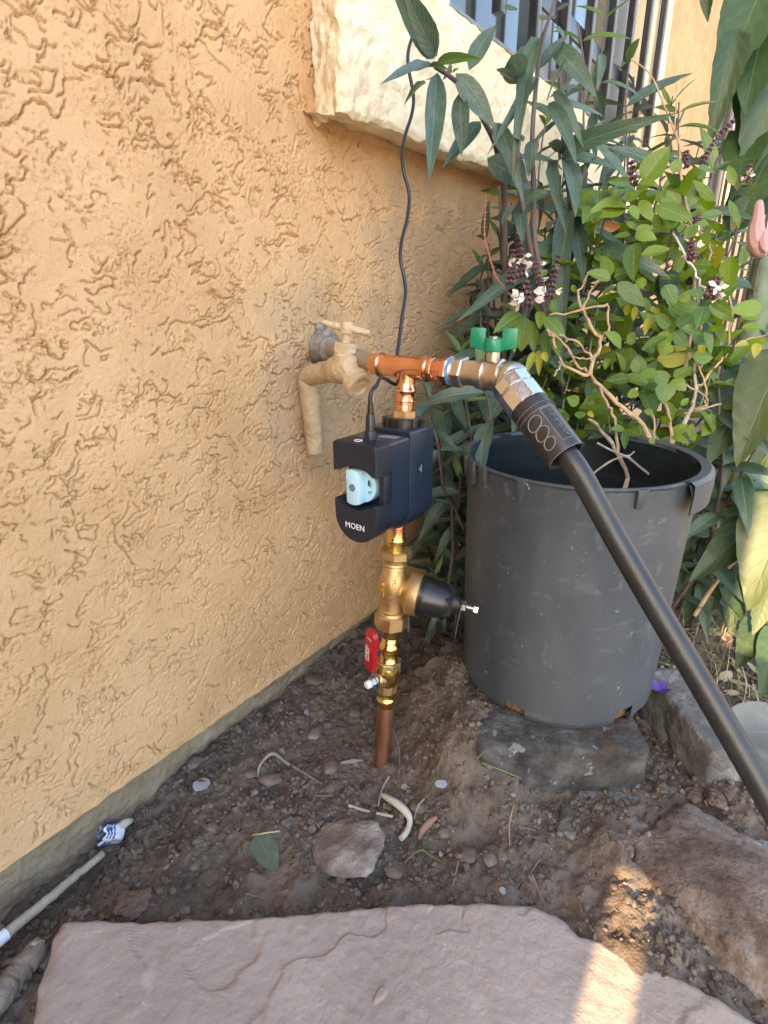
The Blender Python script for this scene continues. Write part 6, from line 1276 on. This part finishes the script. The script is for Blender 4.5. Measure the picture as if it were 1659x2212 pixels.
wrap = empty('torn_wrapper', wp1, 'torn white and blue printed foil wrapper lying by the stick', 'wrapper')
wc = (wp0+wp1)/2
def crumple(a0, a1, t0, t1, r_, m_, nm, off=0.0, n=26, k_=6):
    U, W_, A_ = frame(wa); V = []; 
    for i in range(n+1):
        a = a0+(a1-a0)*i/n
        for j in range(k_+1):
            t = t0+(t1-t0)*j/k_; rr_ = r_+off+0.0022*mnoise.noise(Vector((a*2, t*160, 3)))+0.0018*(t-t0)/(t1-t0)*math.sin(a*5)
            V.append(wc+A_*(t+0.003*(j == k_)*math.sin(a*7))+(U*math.cos(a)+W_*math.sin(a))*rr_)
    mb = MB(); mb.add(V, grid_faces(n+1, k_+1)); return mb.build(nm, m_, wrap, angle=60)
crumple(0, 2*math.pi, -0.013, 0.011, 0.0112, WRAP, 'outer_skin'); crumple(0, 2*math.pi, -0.012, 0.0112, 0.0106, WRAPIN, 'foil_lining')
MB().lathe(wc, wa, [(-0.006, 0.0104), (-0.004, 0.0085), (-0.0035, 0.003)], n=20).build('foil_lining', WRAPIN, wrap)
for t0_ in (-0.001, 0.003, 0.0065): crumple(0.3, 6.0, t0_, t0_+0.0011, 0.0112, BLUEINK, 'printed_line', off=0.0005)
crumple(2.8, 4.4, -0.012, -0.007, 0.0112, REDINK, 'printed_patch', off=0.0005)
# clear plastic piece behind the hose
pl_ = onz(1630, 1640, 0.0)
saucer = empty('plastic_saucer', pl_, 'cracked translucent plastic saucer lying in the grass behind the hose', 'saucer')
mb = MB(); V = []; n_ = 30
for i in range(n_+1):
    a = math.radians(120)+math.radians(235)*i/n_
    for (r_, z_) in [(0.02, 0.002), (0.06, 0.003), (0.075, 0.006), (0.085, 0.018), (0.092, 0.034), (0.0945, 0.036), (0.096, 0.033)]:
        V.append(pl_+np.array([0.05+r_*math.cos(a), 0.03+r_*math.sin(a)*0.9, z_+0.002*math.sin(a*6)-0.012]))
mb.add(V, grid_faces(n_+1, 7)); mb.build('shell', mat('cloudy_plastic', [(0.10, 0.098, 0.088), (0.15, 0.147, 0.13)], scale=14, rough=0.4), saucer, angle=50)
# violet fallen flower
vf = onz(1425, 1492, 0.05); vf = vf
flw = empty('fallen_flower', vf, 'small violet fallen flower on the block behind the pot', 'flower')
for k in range(5):
    a = k*1.257; d_ = nrm(np.array([math.cos(a), math.sin(a), 0.5])); s_ = np.cross(d_, (0, 0, 1))
    MB().add([vf, vf+d_*0.008+s_*0.006, vf+d_*0.016+s_*0.003+np.array([0, 0, 0.002]), vf+d_*0.016-s_*0.004, vf+d_*0.008-s_*0.006], [(0, 1, 2, 3, 4)]).build('petal', PETALV, flw)

# leaf litter banked along the wall and under the plants, and dry grass behind the pot
def litter(name, n, xr, yr, size, material, label, seed, lift=0.012):
    g = np.random.default_rng(seed); V = []; F = []
    base = np.array([(-0.5, 0, 0), (-0.32, 0.16, 0.05), (0, 0.22, 0.08), (0.34, 0.14, 0.03), (0.55, 0, 0.0), (0.34, -0.14, 0.05), (0, -0.22, 0.1), (-0.32, -0.16, 0.04), (0, 0, -0.03)])
    fc = [(8, i, (i+1) % 8) for i in range(8)]
    for k in range(n):
        x, y = g.uniform(*xr), g.uniform(*yr); s = size*g.uniform(0.5, 1.3); a = g.uniform(0, 6.28); R_ = np.array(Matrix.Rotation(a, 3, 'Z') @ Matrix.Rotation(g.uniform(-0.6, 0.6), 3, 'X') @ Matrix.Rotation(g.uniform(-0.5, 0.5), 3, 'Y'))
        q = base*np.array([1, g.uniform(0.6, 1.3), g.uniform(-1.5, 2.5)])
        P = (q*s)@R_.T+np.array([x, y, float(soil(x, y))+g.uniform(0.001, lift)])
        b = len(V)*1; F += [tuple(i+9*k for i in f) for f in fc]; V += list(P)
    V = np.array(V); V[:, 0] = np.maximum(V[:, 0], 0.003)
    o = link(name, mesh_np(name, V, np.array(F), material), None, (0, 0, 0)); tag(o, label, 'leaf litter', kind='stuff')
litter('leaf_litter', 520, (0.0, 0.24), (0.58, 1.25), 0.030, DRYLEAF, 'dry brown leaf litter under the plants by the wall', 4)
litter('leaf_litter', 110, (0.0, 0.05), (0.18, 0.62), 0.014, DRYLEAF, 'small dry leaf bits along the house footing', 5, lift=0.006)
litter('leaf_litter', 420, (0.42, 0.95), (0.85, 1.7), 0.028, STRAW, 'pale dry leaves and straw on the ground behind the hose', 6, lift=0.012)
def grass(name, n, xr, yr, h, label, seed, material):
    g = np.random.default_rng(seed); V = []; F = []
    for k in range(n):
        x, y = g.uniform(*xr), g.uniform(*yr)
        if math.hypot(x-PB[0], y-PB[1]) < 0.16: continue
        z = float(soil(x, y)); a = g.uniform(0, 6.28); L_ = h*g.uniform(0.4, 1.2); d = np.array([math.cos(a), math.sin(a), 0]); s = np.array([-d[1], d[0], 0])*0.0011; ln = g.uniform(0.3, 1.3)
        b = len(V); p0 = np.array([x, y, z])
        for f in (0, 0.35, 0.7, 1.0):
            c = p0+d*L_*ln*f*f+np.array([0, 0, L_*(f-0.45*ln*f*f)]); V += [c-s*(1-f*0.85), c+s*(1-f*0.85)]
        for i in range(3): F.append((b+2*i, b+2*i+1, b+2*i+3, b+2*i+2))
    o = link(name, mesh_np(name, np.array(V), np.array(F), material), None, (0, 0, 0)); tag(o, label, 'grass', kind='stuff')
grass('grass', 700, (0.40, 0.95), (0.86, 1.6), 0.085, 'thin green and dry grass growing behind the pot and hose', 8, GRASSM)
grass('dry_grass', 420, (0.44, 0.95), (0.82, 1.6), 0.07, 'bleached dry grass stems behind the hose', 9, STRAW)
